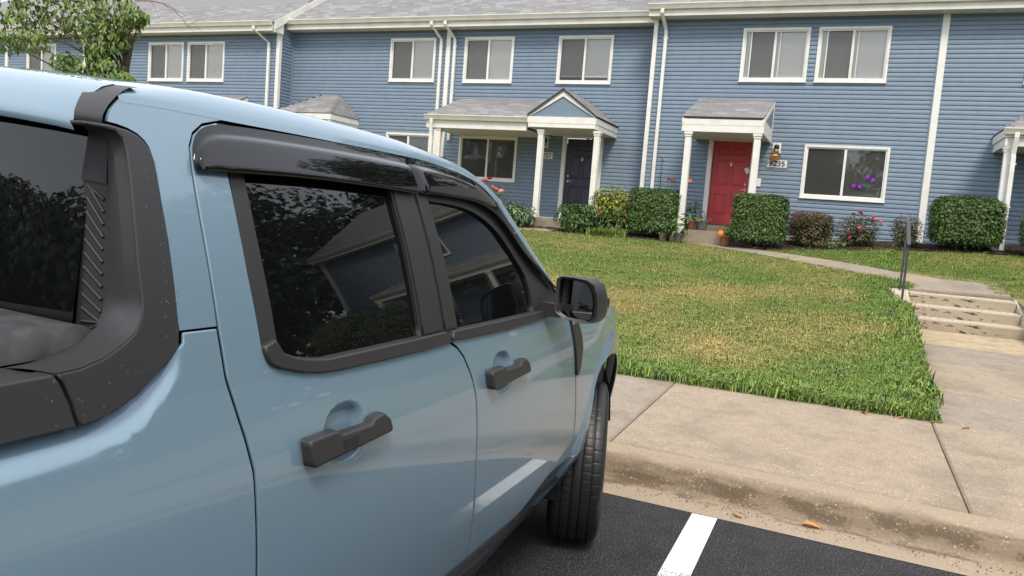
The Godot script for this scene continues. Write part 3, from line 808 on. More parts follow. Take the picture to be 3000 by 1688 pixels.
func sheet(x0: float, x1: float, nx: int, z0: float, z1: float, nz: int, h: Callable) -> MB:
	var rows := []
	for j in nz + 1:
		var l := []
		for i in nx + 1:
			var x := lerpf(x0, x1, float(i) / nx); var z := lerpf(z0, z1, float(j) / nz)
			l.append(Vector3(x, h.call(x, z), z))
		rows.append(l)
	var b := MB.new()
	b.grid(rows)
	var bad := 0
	for q in b.n: if q.y < 0: bad += 1
	if bad > b.n.size() / 2:
		for j in rows.size(): rows[j].reverse()
		b = MB.new(); b.grid(rows)
	return b

func slab_mesh(x0: float, x1: float, z0: float, z1: float, h: Callable, thick := 0.12, bev := 0.012) -> MB:
	# a cast slab with rounded arrises that follows the fall of the ground (z0 is the near side, z1 the far side)
	var b := MB.new()
	var g := 0.004
	var ring := func(i: float, dy: float) -> Array:
		var o := []
		for c in [[x0 + g + i, z0 - g - i], [x1 - g - i, z0 - g - i], [x1 - g - i, z1 + g + i], [x0 + g + i, z1 + g + i]]:
			o.append(Vector3(c[0], h.call(c[0], c[1]) + dy, c[1]))
		return o
	var a: Array = ring.call(bev, 0.0); var c: Array = ring.call(0.0, -bev); var d: Array = ring.call(0.0, -thick)
	b.quad(a[0], a[1], a[2], a[3], Vector3.UP)
	var mid: Vector3 = (a[0] + a[2]) / 2 - Vector3(0, 0.05, 0)
	for i in 4:
		var j := (i + 1) % 4
		var out: Vector3 = ((c[i] + c[j]) / 2 - mid); out.y = 0
		out = out.normalized()
		b.quad(a[i], a[j], c[j], c[i], (out + Vector3.UP).normalized())
		b.quad(c[i], c[j], d[j], d[i], out)
	return b

func worn_image(base: Array, dark: Array, N: int, M_: int, seed_: int, mask: Callable) -> ImageTexture:
	# grained stain texture: mask(u, v, n1, n2) says how much of the dark matter lies there
	var im := Image.create(N, M_, false, Image.FORMAT_RGB8)
	var f := FastNoiseLite.new(); f.seed = seed_; f.frequency = 0.01; f.fractal_octaves = 5
	var g := FastNoiseLite.new(); g.seed = seed_ + 3; g.frequency = 0.12; g.fractal_octaves = 3
	for y in M_:
		for x in N:
			var n1 := f.get_noise_2d(x * 0.7, y * 2.0); var n2 := g.get_noise_2d(x, y)
			var k: float = clamp(mask.call(float(x) / N, float(y) / M_, n1, n2), 0.0, 1.0)
			var s := 1.0 + 0.25 * n2 + 0.12 * n1
			im.set_pixel(x, y, lin(lerpf(base[0], dark[0], k) * s, lerpf(base[1], dark[1], k) * s, lerpf(base[2], dark[2], k) * s))
	return ImageTexture.create_from_image(im)

func pebbles(im_tex: ImageTexture, seed_: int, count: int) -> ImageTexture:
	var im := im_tex.get_image()
	var r := RandomNumberGenerator.new(); r.seed = seed_
	var N := im.get_width(); var H := im.get_height()
	for i in count:
		var cx := r.randi() % N; var cy := r.randi() % H
		var rad := r.randf_range(0.7, 1.7)
		var c := lin(0.5, 0.41, 0.29) if r.randf() < 0.6 else lin(0.38, 0.29, 0.19)
		for dy in range(-4, 5):
			for dx in range(-4, 5):
				if dx * dx + dy * dy * 1.6 <= rad * rad and cy + dy >= 0 and cy + dy < H: im.set_pixel(posmod(cx + dx, N), cy + dy, c)
	return ImageTexture.create_from_image(im)

func ground() -> void:
	# parking lot
	var a := MB.new()
	a.quad(Vector3(-90, 0, -4.02 + kz(-90)), Vector3(90, 0, -4.02 + kz(90)), Vector3(90, 0, 90), Vector3(-90, 0, 90), Vector3.UP)
	var lot := structure("parking_lot", a, M.asphalt)
	# painted bay line
	M.paint = mat(0.78, 0.78, 0.76, 0.6)
	M.paint.albedo_texture = worn_image([0.8, 0.8, 0.78], [0.06, 0.06, 0.065], 128, 1024, 7, func(_u: float, v: float, n1: float, n2: float) -> float: return sm(0.36, 0.5, n2 * 0.8 + n1 * 0.3 + 1.0 * (1.0 - sm(0.05, 0.46, v))))
	M.paint.albedo_color = Color.WHITE
	var st := MB.new()
	for i in 30:
		var z0 := lerpf(-4.03, -2.9, i / 30.0); var z1 := lerpf(-4.03, -2.9, (i + 1) / 30.0)
		var q := [Vector3(-0.578, 0.004, z0), Vector3(-0.452, 0.004, z0), Vector3(-0.452, 0.004, z1), Vector3(-0.578, 0.004, z1)]
		var v0 := 1.0 - i / 30.0; var v1 := 1.0 - (i + 1) / 30.0
		st.tri(q[0], q[1], q[2], Vector3.UP, Vector3.UP, Vector3.UP, Vector2(0, v0), Vector2(1, v0), Vector2(1, v1))
		st.tri(q[0], q[2], q[3], Vector3.UP, Vector3.UP, Vector3.UP, Vector2(0, v0), Vector2(1, v1), Vector2(0, v1))
	obj("bay_line", st.mesh(), M.paint, lot)
	# gutter pan and kerb, cast in lengths
	var kerb_mat := mat(1, 1, 1, 0.85)
	var img := worn_image([0.335, 0.262, 0.185], [0.135, 0.1, 0.065], 1024, 256, 21, func(_u: float, v: float, n1: float, n2: float) -> float:
		var band := sm(0.24, 0.36, v + 0.12 * n1) * (1.0 - sm(0.54, 0.66, v + 0.14 * n1))
		return band * (0.3 + 0.7 * sm(-0.3, 0.3, n1 + 0.5 * n2)) * 0.95 + 0.18 * sm(0.1, 0.5, n1 + 0.5 * n2))
	kerb_mat.albedo_texture = pebbles(img, 5, 1900)
	kerb_mat.albedo_color = Color.WHITE
	var kb := Node3D.new(); kb.name = "kerb"; add_child(kb); kb.set_meta("kind", "structure")
	# profile from the asphalt edge over the gutter pan and the rolled face to the back: (z, y)
	var prof := [Vector2(-4.015, 0.003), Vector2(-4.08, 0.004), Vector2(-4.16, 0.005), Vector2(-4.225, 0.008), Vector2(-4.243, 0.018), Vector2(-4.252, 0.05), Vector2(-4.262, 0.1), Vector2(-4.273, 0.132), Vector2(-4.295, 0.15), Vector2(-4.33, 0.157), Vector2(-4.432, 0.162), Vector2(-4.439, 0.157), Vector2(-4.441, 0.1)]
	var arc := [0.0]
	for i in range(1, prof.size()): arc.append(arc[-1] + prof[i].distance_to(prof[i - 1]) / 0.62)
	var X := -31.6
	while X < 30:
		var x1 := X + 3.0
		var rows := []
		for p in prof:
			var l := []
			for i in 13:
				var x := lerpf(X + 0.003, x1 - 0.003, i / 12.0)
				var wob := sin(x * 7.3 + p.x * 9) * 0.002 + sin(x * 17.0 + p.y * 60.0) * 0.0015
				l.append(Vector3(x, p.y + (wob if p.y > 0.05 and p.y < 0.16 else 0.0), p.x + kz(x) + wob))
			rows.append(l)
		var b := MB.new()
		b.grid(rows, false, arc)
		obj("kerb_length", b.mesh(), kerb_mat, kb)
		X = x1
	# sidewalk slabs
	var sw := Node3D.new(); sw.name = "sidewalk"; add_child(sw); sw.set_meta("kind", "structure")
	var base := MB.new()
	base.quad(Vector3(-32, 0.1, -5.2), Vector3(32, 0.1, -5.2), Vector3(32, 0.1, -6.6), Vector3(-32, 0.1, -6.6), Vector3.UP)
	obj("joint_filler", base.mesh(), M.joint, sw)
	var hw := func(_x: float, z: float) -> float: return 0.162 + 0.014 * (-z - 4.44)
	var xs := []
	for i in range(-16, 17): xs.append(-1.165 + 1.865 * i)
	for i in xs.size() - 1:
		var b := MB.new()
		var s := slab_mesh(xs[i], xs[i + 1], -4.452, -6.42, hw)
		for k in s.v.size():
			if s.v[k].z > -5.0: s.v[k].z += kz(s.v[k].x) + (0.0 if i != 16 else 0.0)
		var o := obj("slab", s.mesh(), M.walk if i % 3 else M.walk_grey, sw)
	# front walk up to the steps
	var fw := Node3D.new(); fw.name = "front_walk"; add_child(fw); fw.set_meta("kind", "structure")
	var hf := func(_x: float, z: float) -> float: return 0.19 + 0.0285 * (-z - 6.42)
	var zs := [-6.43, -7.65, -9.19, -10.47, -11.84]
	for i in 4:
		obj("slab", slab_mesh(0.76, 2.25, zs[i], zs[i + 1], hf).mesh(), [M.walk_grey, M.walk, M.walk_grey, M.walk_smooth][i], fw)
	# walk from the steps round to the red door
	var pts := [[Vector2(0.9, -13.02), Vector2(2.2, -13.02)], [Vector2(0.86, -13.7), Vector2(2.2, -14.35)], [Vector2(0.2, -14.5), Vector2(1.1, -15.2)], [Vector2(-0.75, -15.6), Vector2(0.15, -16.15)], [Vector2(-1.75, -16.8), Vector2(-0.85, -17.1)], [Vector2(-2.6, -17.7), Vector2(-1.75, -17.85)], [Vector2(-3.6, -18.24), Vector2(-2.2, -18.24)]]
	for i in range(2, 6): pts[i][1] = pts[i][1].lerp(pts[i][0], 0.28)
	var uw := Node3D.new(); uw.name = "garden_walk"; add_child(uw); uw.set_meta("kind", "structure")
	for i in pts.size() - 1:
		var b := MB.new()
		var q := []
		for p in [pts[i][0], pts[i][1], pts[i + 1][1], pts[i + 1][0]]: q.append(Vector3(p.x, land(p.x, p.y) + 0.02, p.y))
		var c: Vector3 = (q[0] + q[1] + q[2] + q[3]) / 4
		for k in 4: q[k] = q[k] + (c - q[k]).normalized() * 0.005
		b.quad(q[0], q[1], q[2], q[3], Vector3.UP)
		var dn := Vector3(0, -0.1, 0)
		for k in 4:
			var e: Vector3 = (q[k] + q[(k + 1) % 4]) / 2 - c
			e.y = 0
			b.quad(q[k], q[(k + 1) % 4], q[(k + 1) % 4] + dn, q[k] + dn, e.normalized())
		obj("slab", b.mesh(), M.walk if i % 2 else M.walk_grey, uw)
	var w2 := MB.new()
	var hl := func(x: float, z: float) -> float: return land(x, z) + 0.03
	obj("slab", slab_mesh(-9.6, -6.6, -18.02, -18.78, hl).mesh(), M.walk, uw)
	# lawn soil: one sheet out past the houses to the horizon
	var hs := func(x: float, z: float) -> float: return land(x, z) - 0.012
	var lawn := sheet(-90, 0.762, 90, -6.425, -13.02, 8, hs)
	for part in [sheet(2.248, 90, 60, -6.425, -13.02, 8, hs), sheet(-90, 90, 180, -13.018, -22.0, 16, hs), sheet(-90, 90, 30, -22.0, -90, 10, hs)]:
		lawn.v.append_array(part.v); lawn.n.append_array(part.n); lawn.t.append_array(part.t)
	structure("lawn", lawn, M.soil)

func steps() -> void:
	var st := thing("concrete_steps", Vector3(1.55, 0.344, -12.4), "three worn concrete steps between low sloping side walls", "steps")
	var flake := worn_image([0.38, 0.32, 0.235], [0.075, 0.045, 0.03], 512, 128, 33, func(_u: float, v: float, n1: float, n2: float) -> float: return sm(0.2, 0.3, n1 * 0.9 + n2 * 0.25 - 0.3 * absf(v - 0.38)))
	var m := mat(1, 1, 1, 0.85)
	m.albedo_texture = flake; m.albedo_color = Color.WHITE
	var top := mat(0.5, 0.45, 0.36, 0.85)
	tri_tex(top, noise_tex(0.03, [0.15, 0.5, 0.9], [lin(0.27, 0.22, 0.15), lin(0.45, 0.395, 0.3), lin(0.55, 0.495, 0.4)], 41, 512, 5), 0.9)
	for k in 3:
		var y0 := 0.344 + 0.142 * k; var y1 := y0 + 0.142; var z := -11.85 - 0.4 * k
		var s := node("step", st, Vector3(1.55, y0, z))
		# rounded nosing, tread and riser
		var rows := []
		for p in [Vector2(y0 - 0.02, z), Vector2(y0 + 0.05, z), Vector2(y1 - 0.025, z + 0.004), Vector2(y1 - 0.01, z + 0.001), Vector2(y1 - 0.002, z - 0.01)]:
			var l := []
			for i in 13:
				var x := lerpf(0.895, 2.21, i / 12.0)
				l.append(Vector3(x, p.x + rf(-0.003, 0.003), p.y + rf(-0.004, 0.004)))
			rows.append(l)
		var b := MB.new(); b.grid(rows)
		wobj("riser", b, m, s)
		var rows2 := [rows[-1], []]
		for i in 13: rows2[1].append(Vector3(rows[-1][i].x, y1 + 0.001, z - 0.42))
		var t := MB.new(); t.grid(rows2)
		wobj("tread", t, top, s)
	for e in [[0.64, 0.888], [2.217, 2.46]]:
		var w := MB.new()
		w.prism_x([Vector2(0.2, -11.74), Vector2(0.505, -11.74), Vector2(0.525, -11.765), Vector2(0.785, -12.86), Vector2(0.79, -12.9), Vector2(0.79, -13.0), Vector2(0.2, -13.0)], e[0], e[1])
		wobj("side_wall", w, top, st)
	var hr := thing("handrail", Vector3(0.775, 0.59, -12.2), "dark steel handrail on two posts beside the concrete steps", "handrail")
	var posts := [[-12.16, 0.56, 1.44], [-12.85, 0.75, 1.8]]
	for p in posts:
		box("post", hr, M.steel, Vector3(0.775, (p[1] + p[2]) / 2, p[0]), Vector3(0.03, p[2] - p[1], 0.03))
	var r := MB.new()
	var a := Vector3(0.775, 1.44, -12.1); var c := Vector3(0.775, 1.83, -12.88)
	var dir := (c - a).normalized()
	r.box((a + c) / 2, Vector3(0.045, 0.014, (c - a).length()), Basis(Vector3.RIGHT, dir.cross(Vector3.RIGHT) * -1.0, -dir))
	wobj("top_rail", r, M.steel, hr)

# ---------------------------------------------------------------- grass
func blade_tuft(n: int, h: float, w: float, seed_: int) -> ArrayMesh:
	var r := RandomNumberGenerator.new(); r.seed = seed_
	var b := MB.new()
	for i in n:
		var a := r.randf() * TAU
		var o := Vector3(r.randf_range(-1, 1), 0, r.randf_range(-1, 1)) * 0.03
		var d := Vector3(cos(a), 0, sin(a)); var sd := Vector3(-d.z, 0, d.x) * w * r.randf_range(0.7, 1.3)
		var hh := h * r.randf_range(0.55, 1.2); var lean := r.randf_range(0.15, 1.15)
		var p1 := o + d * lean * hh * 0.3 + Vector3(0, hh * 0.6, 0)
		var p2 := o + d * lean * hh * 0.9 + Vector3(0, hh * (1.0 - lean * 0.38), 0)
		var nn := (Vector3.UP * 0.9 + d * 0.5).normalized()
		b.tri(o - sd, o + sd, p1 + sd * 0.8, nn, nn, nn); b.tri(o - sd, p1 + sd * 0.8, p1 - sd * 0.8, nn, nn, nn)
		b.tri(p1 - sd * 0.8, p1 + sd * 0.8, p2, nn, nn, nn)
	return b.mesh()

func in_walk(x: float, z: float) -> bool:
	if x > 0.8 and x < 2.27 and z > -13.1: return true
	if x > 0.62 and x < 2.48 and z > -13.05 and z < -11.7: return true
	var L := [[Vector2(1.5, -13.0), Vector2(1.5, -13.9)], [Vector2(1.35, -13.9), Vector2(0.52, -14.75)], [Vector2(0.52, -14.75), Vector2(-0.42, -15.8)], [Vector2(-0.42, -15.8), Vector2(-1.42, -16.9)], [Vector2(-1.42, -16.9), Vector2(-2.3, -17.76)], [Vector2(-2.2, -17.78), Vector2(-2.9, -18.3)]]
	for s in L:
		var q := Geometry2D.get_closest_point_to_segment(Vector2(x, z), s[0], s[1])
		if q.distance_to(Vector2(x, z)) < (0.5 if z > -14.2 else 0.36): return true
	return false

func bed_front(x: float) -> float:
	# near edge of the planting bed along the houses
	if x > -1.95: return -17.42 - 0.95 * clamp((x + 1.9) / 2.75, 0.0, 1.0) + 0.05 * sin(x * 1.7)
	if x > -3.4: return -18.3
	if x > -5.0: return -18.02 + 0.05 * sin(x * 3.0)
	return -17.95

func lawn_grass() -> void:
	var fn := FastNoiseLite.new(); fn.seed = 11; fn.frequency = 0.32; fn.fractal_octaves = 3
	var f2 := FastNoiseLite.new(); f2.seed = 19; f2.frequency = 1.5; f2.fractal_octaves = 2
	var S := [Scatter.new(), Scatter.new(), Scatter.new()]
	var zone := func(x: float, z: float) -> int:
		if z > -6.45 or z < bed_front(x): return 0
		if x > 0.7 + 0.025 * (-z - 6.4) and x < 0.9 and z > -11.7: return 0
		if x < -6.4 and z < -17.95: return 0
		if in_walk(x, z): return 0
		if x > 2.5 and z > -13.0: return 1
		return 1
	var area := [[-3.4, 0.9, -9.0, -6.39, 3400], [-5.6, 0.9, -12.5, -9.0, 2100], [-9.5, 2.6, -18.4, -12.5, 1200], [2.2, 6.0, -13.0, -6.4, 500], [2.6, 7.0, -18.2, -13.0, 500], [-9.5, -3.4, -9.0, -6.39, 250], [-9.5, -5.6, -12.5, -9.0, 350]]
	for a in area:
		var n := int((a[1] - a[0]) * (a[3] - a[2]) * a[4])
		for i in n:
			var x := rf(a[0], a[1]); var z := rf(a[2], a[3])
			if zone.call(x, z) == 0: continue
			# how dry the patch is: worn gold in the middle, green along the edges
			var edge: float = min(-6.4 - z, (0.78 - x) if x < 0.9 else 3.0)
			var band: float = exp(-pow((-z - 9.6) / 2.6, 2.0))
			var dry := 0.62 * band + 0.8 * fn.get_noise_2d(x, z * 0.9) + 0.2 * f2.get_noise_2d(x, z) - 0.03
			if -z > 12.5: dry = 0.2 + 0.5 * fn.get_noise_2d(x, z) + 0.25 * f2.get_noise_2d(x, z)
			dry -= 0.85 * (1.0 - sm(0.1, 0.75, edge + 0.12 * f2.get_noise_2d(x * 2, z * 2)))
			dry = clamp(dry + rf(-0.14, 0.14), 0.0, 1.0)
			var g := Vector3(0.17, 0.295, 0.045).lerp(Vector3(0.33, 0.44, 0.095), rng.randf())
			if rng.randf() < 0.12: g = Vector3(0.17, 0.25, 0.12)
			var d := Vector3(0.72, 0.53, 0.22).lerp(Vector3(0.58, 0.48, 0.19), rng.randf())
			var c := g.lerp(d, dry)
			var long_ := 1.0 - sm(0.0, 0.5, edge)
			var sc := rf(0.6, 1.25) * (1.0 + 0.5 * long_) * (1.7 if rng.randf() < 0.025 else 1.0)
			var b := Basis(Vector3(rf(-1, 1), 0, rf(-1, 1)).normalized(), rf(0.0, 0.3)) * Basis(Vector3.UP, rf(0, TAU)) * Basis.from_scale(Vector3(sc, sc, sc) * Vector3(rf(0.9, 1.4), 1.0, rf(0.9, 1.4)))
			S[rng.randi() % 3].put(b, Vector3(x, land(x, z) - 0.012, z), Color(c.x, c.y, c.z))
	var holder := Node3D.new(); holder.name = "grass"; add_child(holder)
	tag(holder, "mown lawn grass, green at the edges and straw gold in patches", "grass", "", "stuff")
	for k in 3:
		var o: MultiMeshInstance3D = S[k].build(blade_tuft(15, 0.054, 0.0017, 50 + k), M.tint)
		o.name = "blades"; holder.add_child(o, true)
		o.set_meta("kind", "stuff")

func mulch() -> void:
	var b := sheet(-11.0, 10.0, 84, -17.35, -20.3, 16, func(x: float, z: float) -> float:
		var y := land(x, z) + 0.035 + 0.03 * sin(x * 2.1) * sin(z * 2.7)
		var e := bed_front(x)
		return y - 0.1 * (1.0 - sm(0.0, 0.25, e - z)))
	structure("mulch_bed", b, M.mulch)
	var S := Scatter.new()
	for i in 9000:
		var x := rf(-9.0, 6.0); var z := rf(-19.9, -17.4)
		if z > bed_front(x) - 0.03: continue
		var k := rf(0.5, 1.9)
		var c := Color(0.05 * k, 0.03 * k, 0.021 * k)
		if rng.randf() < 0.06: c = Color(0.2, 0.12, 0.06)
		S.put(Basis.from_euler(Vector3(rf(-0.5, 0.5), rf(0, TAU), rf(-0.5, 0.5))) * Basis.from_scale(Vector3(rf(0.02, 0.07), 0.008, rf(0.008, 0.02))), Vector3(x, land(x, z) + 0.045 + 0.03 * sin(x * 2.1) * sin(z * 2.7), z), c)
	var o := S.build(unit_box, M.tint)
	o.name = "mulch_chips"; add_child(o)
	tag(o, "dark shredded bark mulch covering the planting bed", "mulch", "", "stuff")

# ---------------------------------------------------------------- plants
func leaf_mesh(l: float, w: float, droop := 0.15) -> ArrayMesh:
	var b := MB.new()
	var a := Vector3.ZERO; var m := Vector3(0, -droop * l * 0.3, l * 0.5); var e := Vector3(0, -droop * l, l)
	for s in [-1.0, 1.0]:
		var q := Vector3(s * w * 0.5, w * 0.14, l * 0.42)
		var n1 := Vector3(-s * 0.3, 1, 0.1).normalized()
		b.tri(a, q, m, n1, n1, n1); b.tri(m, q, e, n1, n1, n1)
	return b.mesh()

func superpoint(e: float) -> Vector3:
	var q := Vector3(rf(-1, 1), rf(-1, 1), rf(-1, 1))
	q[rng.randi() % 3] = 1.0 if rng.randf() < 0.5 else -1.0
	return q / pow(pow(absf(q.x), e) + pow(absf(q.y), e) + pow(absf(q.z), e), 1.0 / e)

func leaf_basis(out: Vector3, spread: float) -> Basis:
	var d := (out + Vector3(rf(-1, 1), rf(-1, 1), rf(-1, 1)) * spread).normalized()
	var up := (Vector3.UP + out * 0.9 + Vector3(rf(-1, 1), rf(-1, 1), rf(-1, 1)) * 0.5).normalized()
	var z := (d - up * d.dot(up)).normalized()
	if z.length() < 0.5: z = Vector3(1, 0, 0)
	return Basis(up.cross(z), up, z)

func hedge(label: String, cx: float, cz: float, yb: float, size: Vector3, e: float, count: int, l: float, cols: Array, group := "", bare := 0.12) -> Node3D:
	var t := thing("clipped_shrub", Vector3(cx, yb, cz), label, "shrub", group)
	var h := size * 0.5
	var cy := yb + bare + h.y
	var c0 := Vector3(cx, cy, cz)
	# twiggy dark heart
	var rows := []
	for i in 9:
		var l_ := []
		for j in 16:
			var th := PI * i / 8.0; var ph := TAU * j / 16.0
			var q := Vector3(sin(th) * cos(ph), cos(th), sin(th) * sin(ph))
			q = q / pow(pow(absf(q.x), e) + pow(absf(q.y), e) + pow(absf(q.z), e), 1.0 / e)
			l_.append(c0 + q * h * 0.86)
		rows.append(l_)
	var core := MB.new(); core.grid(rows, true)
	wobj("branches", core, M.hedge_core, t)
	var st := MB.new()
	for k in 5:
		var a := TAU * k / 5.0
		st.tube([Vector3(cx + cos(a) * 0.08, yb - 0.05, cz + sin(a) * 0.08), Vector3(cx + cos(a) * h.x * 0.5, cy - h.y * 0.6, cz + sin(a) * h.z * 0.5)], [0.022, 0.014], 6)
	wobj("stem", st, M.bark, t)
	var hn := FastNoiseLite.new(); hn.seed = 5; hn.frequency = 0.01
	var S := Scatter.new()
	for i in count:
		var q := superpoint(e)
		var lump: float = 0.055 * hn.get_noise_3d(q.x * 140.0 + cx * 900.0, q.y * 140.0, q.z * 140.0) * 1.6
		var k := rf(0.86, 1.02) + lump + (rf(0, 0.09) if rng.randf() < 0.05 else 0.0)
		var p := q * h * k
		var nn := Vector3(signf(q.x) * pow(absf(q.x), e - 1), signf(q.y) * pow(absf(q.y), e - 1), signf(q.z) * pow(absf(q.z), e - 1)).normalized()
		if nn.y < -0.6 and rng.randf() < 0.7: continue
		var cc: Vector3 = cols[rng.randi() % cols.size()]
		cc *= rf(0.65, 1.35)
		S.put(leaf_basis(nn, 0.9) * Basis.from_scale(Vector3.ONE * rf(0.5, 1.35)), c0 + p - Vector3(cx, yb, cz), Color(cc.x, cc.y, cc.z))
	var o := S.build(leaf_mesh(l, l * 0.62), M.leaf)
	o.name = "foliage"; t.add_child(o); o.set_meta("kind", "stuff")
	return t

func bloom_mesh(r: float, seed_: int, layers := 3) -> ArrayMesh:
	var g := RandomNumberGenerator.new(); g.seed = seed_
	var b := MB.new()
	for L in layers:
		var np := 5 + L
		for k in np:
			var a := TAU * k / np + L * 0.4 + g.randf() * 0.3
			var tilt := 0.35 + 0.5 * (1.0 - float(L) / layers)
			var rr := r * (0.5 + 0.5 * float(L + 1) / layers)
			var d := Vector3(cos(a), 0, sin(a)); var s := Vector3(-d.z, 0, d.x)
			var q := [Vector3.ZERO, d * rr * 0.6 + s * rr * 0.35 + Vector3.UP * rr * tilt, d * rr + Vector3.UP * rr * tilt * 0.9, d * rr * 0.6 - s * rr * 0.35 + Vector3.UP * rr * tilt]
			var nn := (Vector3.UP - d * 0.5 + s * g.randf_range(-0.2, 0.2)).normalized()
			b.tri(q[0], q[1], q[2], nn, nn, nn); b.tri(q[0], q[2], q[3], nn, nn, nn)
	return b.mesh()

func bush(called: String, label: String, category: String, cx: float, cz: float, yb: float, size: Vector3, count: int, l: float, w: float, cols: Array, blooms: Array, group := "", sparse := 0.5, twigs := 14) -> Node3D:
	# loose shrub: stems fanning from the base, leaves along them, blooms where the picture has them
	var t := thing(called, Vector3(cx, yb, cz), label, category, group)
	var S := Scatter.new()
	var st := MB.new()
	var h := size * 0.5
	var tips := []
	for k in twigs:
		var q := Vector3(rf(-1, 1), rf(0.1, 1.0), rf(-1, 1))
		if q.length() > 1.0: q = q.normalized() * rf(0.8, 1.0)
		var tip := Vector3(q.x * h.x, q.y * size.y, q.z * h.z)
		tips.append(tip)
		var midp := Vector3(tip.x * 0.35, tip.y * 0.55, tip.z * 0.35)
		st.tube([Vector3(rf(-0.05, 0.05), -0.06, rf(-0.05, 0.05)), midp, tip], [0.011, 0.007, 0.003], 5)
	obj("stems", st.mesh(), M.twig, t)
	for i in count:
		var tip: Vector3 = tips[rng.randi() % tips.size()]
		var f := pow(rng.randf(), sparse)
		var p: Vector3
		if rng.randf() < 0.55:
			p = Vector3(tip.x * lerpf(f * f, f, 0.3), tip.y * f, tip.z * lerpf(f * f, f, 0.3)) + Vector3(rf(-1, 1), rf(-0.7, 0.7), rf(-1, 1)) * 0.09 * size.y
		else:
			var q := Vector3(rf(-1, 1), rf(-1, 1), rf(-1, 1)).normalized() * pow(rng.randf(), 0.35)
			p = Vector3(q.x * h.x * 0.95, size.y * 0.55 + q.y * size.y * 0.42, q.z * h.z * 0.95)
		if p.y < 0.03: continue
		var out := (p - Vector3(0, size.y * 0.4, 0)).normalized()
		var cc: Vector3 = cols[rng.randi() % cols.size()]
		cc *= rf(0.6, 1.4)
		S.put(leaf_basis(out, 0.9) * Basis.from_scale(Vector3.ONE * rf(0.6, 1.3)), p, Color(cc.x, cc.y, cc.z))
	var o := S.build(leaf_mesh(l, w, 0.3), M.leaf)
	o.name = "foliage"; t.add_child(o); o.set_meta("kind", "stuff")
	for bl in blooms:
		# each [x, y, z offset from the base, radius, material]
		var m := obj("bloom", bloom_mesh(bl[3], int(bl[0] * 977 + bl[1] * 331), 3), bl[4], t)
		m.position = Vector3(bl[0], bl[1], bl[2]); m.rotation = Vector3(rf(0.2, 1.0), rf(0, 6.0), rf(-0.4, 0.4))
	return t

func daylily(label: String, cx: float, cz: float, yb: float, r: float, hh: float, n: int, flowers: Array) -> void:
	var t := thing("daylily_clump", Vector3(cx, yb, cz), label, "plant")
	var b := MB.new()
	var m := mat(0.2, 0.27, 0.055, 0.5)
	m.backlight_enabled = true; m.backlight = Color(0.3, 0.35, 0.15)
	for i in n:
		var a := rf(0, TAU); var d := Vector3(cos(a), 0, sin(a)); var s := Vector3(-d.z, 0, d.x)
		var o := Vector3(rf(-r, r) * 0.75, 0, rf(-0.14, 0.14))
		var L := hh * rf(0.8, 1.3); var R := rf(0.12, 0.3)
		var pr := []
		for k in 6:
			var f := k / 5.0
			pr.append(o + d * R * pow(f, 1.4) * 1.2 + Vector3(0, L * (f - 0.62 * f * f * f), 0))
		var rows := []
		for k in 6:
			var w := 0.011 * (1.0 - pow(k / 5.0, 2.5)) + 0.001
			rows.append([pr[k] - s * w, pr[k] + Vector3(0, -0.003, 0), pr[k] + s * w])
		b.grid(rows)
	obj("leaves", b.mesh(), m, t)
	for f in flowers:
		var st := MB.new()
		var tip := Vector3(f[0], f[1], f[2])
		st.tube([Vector3(f[0] * 0.6, 0, 0), tip * 0.6 + Vector3(0, f[1] * 0.1, 0), tip], [0.006, 0.005, 0.004], 5)
		var sc := obj("flower_stalk", st.mesh(), m, t)
		var fl := obj("flower", bloom_mesh(0.062, int(f[1] * 913), 2), M.lily, t)
		fl.position = tip; fl.rotation = Vector3(rf(0.3, 1.2), rf(0, 6), 0)

func tree(called: String, label: String, base_: Vector3, trunk_top: Vector3, r0: float, clumps: Array, count: int, l: float, w: float, cols: Array, hang := 0.0, group := "") -> Node3D:
	var t := thing(called, base_, label, "tree", group)
	var tr := MB.new()
	var mids := []
	for k in 7:
		var f := k / 6.0
		mids.append((trunk_top - base_) * f + Vector3(sin(f * 5.0) * 0.12, 0, cos(f * 4.0) * 0.1 - 0.1) * f)
	var rad := []
	for k in 7: rad.append(r0 * (1.0 - 0.75 * k / 6.0) + (0.35 * r0 if k == 0 else 0.0))
	tr.tube(mids, rad, 10)
	obj("trunk", tr.mesh(), M.bark, t)
	var S := Scatter.new()
	var lb := MB.new()
	var per := int(count / clumps.size())
	for c in clumps:
		var p: Vector3 = c[0] - base_
		var from: Vector3 = mids[clampi(int(6.0 * clamp((p.y - 0.6) / max(0.1, (trunk_top - base_).y), 0.15, 1.0)), 1, 6)]
		lb.tube([from, from.lerp(p, 0.5) + Vector3(0, 0.12, 0), p], [r0 * 0.28, r0 * 0.16, r0 * 0.05], 6)
		for i in per:
			var q := Vector3(rf(-1, 1), rf(-1, 1), rf(-1, 1))
			while q.length() > 1.0: q = Vector3(rf(-1, 1), rf(-1, 1), rf(-1, 1))
			q = q.normalized() * pow(q.length(), 0.55)
			var o: Vector3 = p + q * c[1] * Vector3(1.0, c[2] if c.size() > 2 else 0.8, 1.0)
			var cc: Vector3 = cols[rng.randi() % cols.size()]
			cc *= rf(0.6, 1.45)
			var bs := leaf_basis((q + Vector3(0, -hang * 2.0, 0)).normalized(), 0.6)
			S.put(bs * Basis.from_scale(Vector3.ONE * rf(0.65, 1.25)), o, Color(cc.x, cc.y, cc.z))
	obj("limbs", lb.mesh(), M.bark, t)
	var o2 := S.build(leaf_mesh(l, w, 0.25 + hang), M.leaf)
	o2.name = "crown"; t.add_child(o2); o2.set_meta("kind", "stuff")
	return t

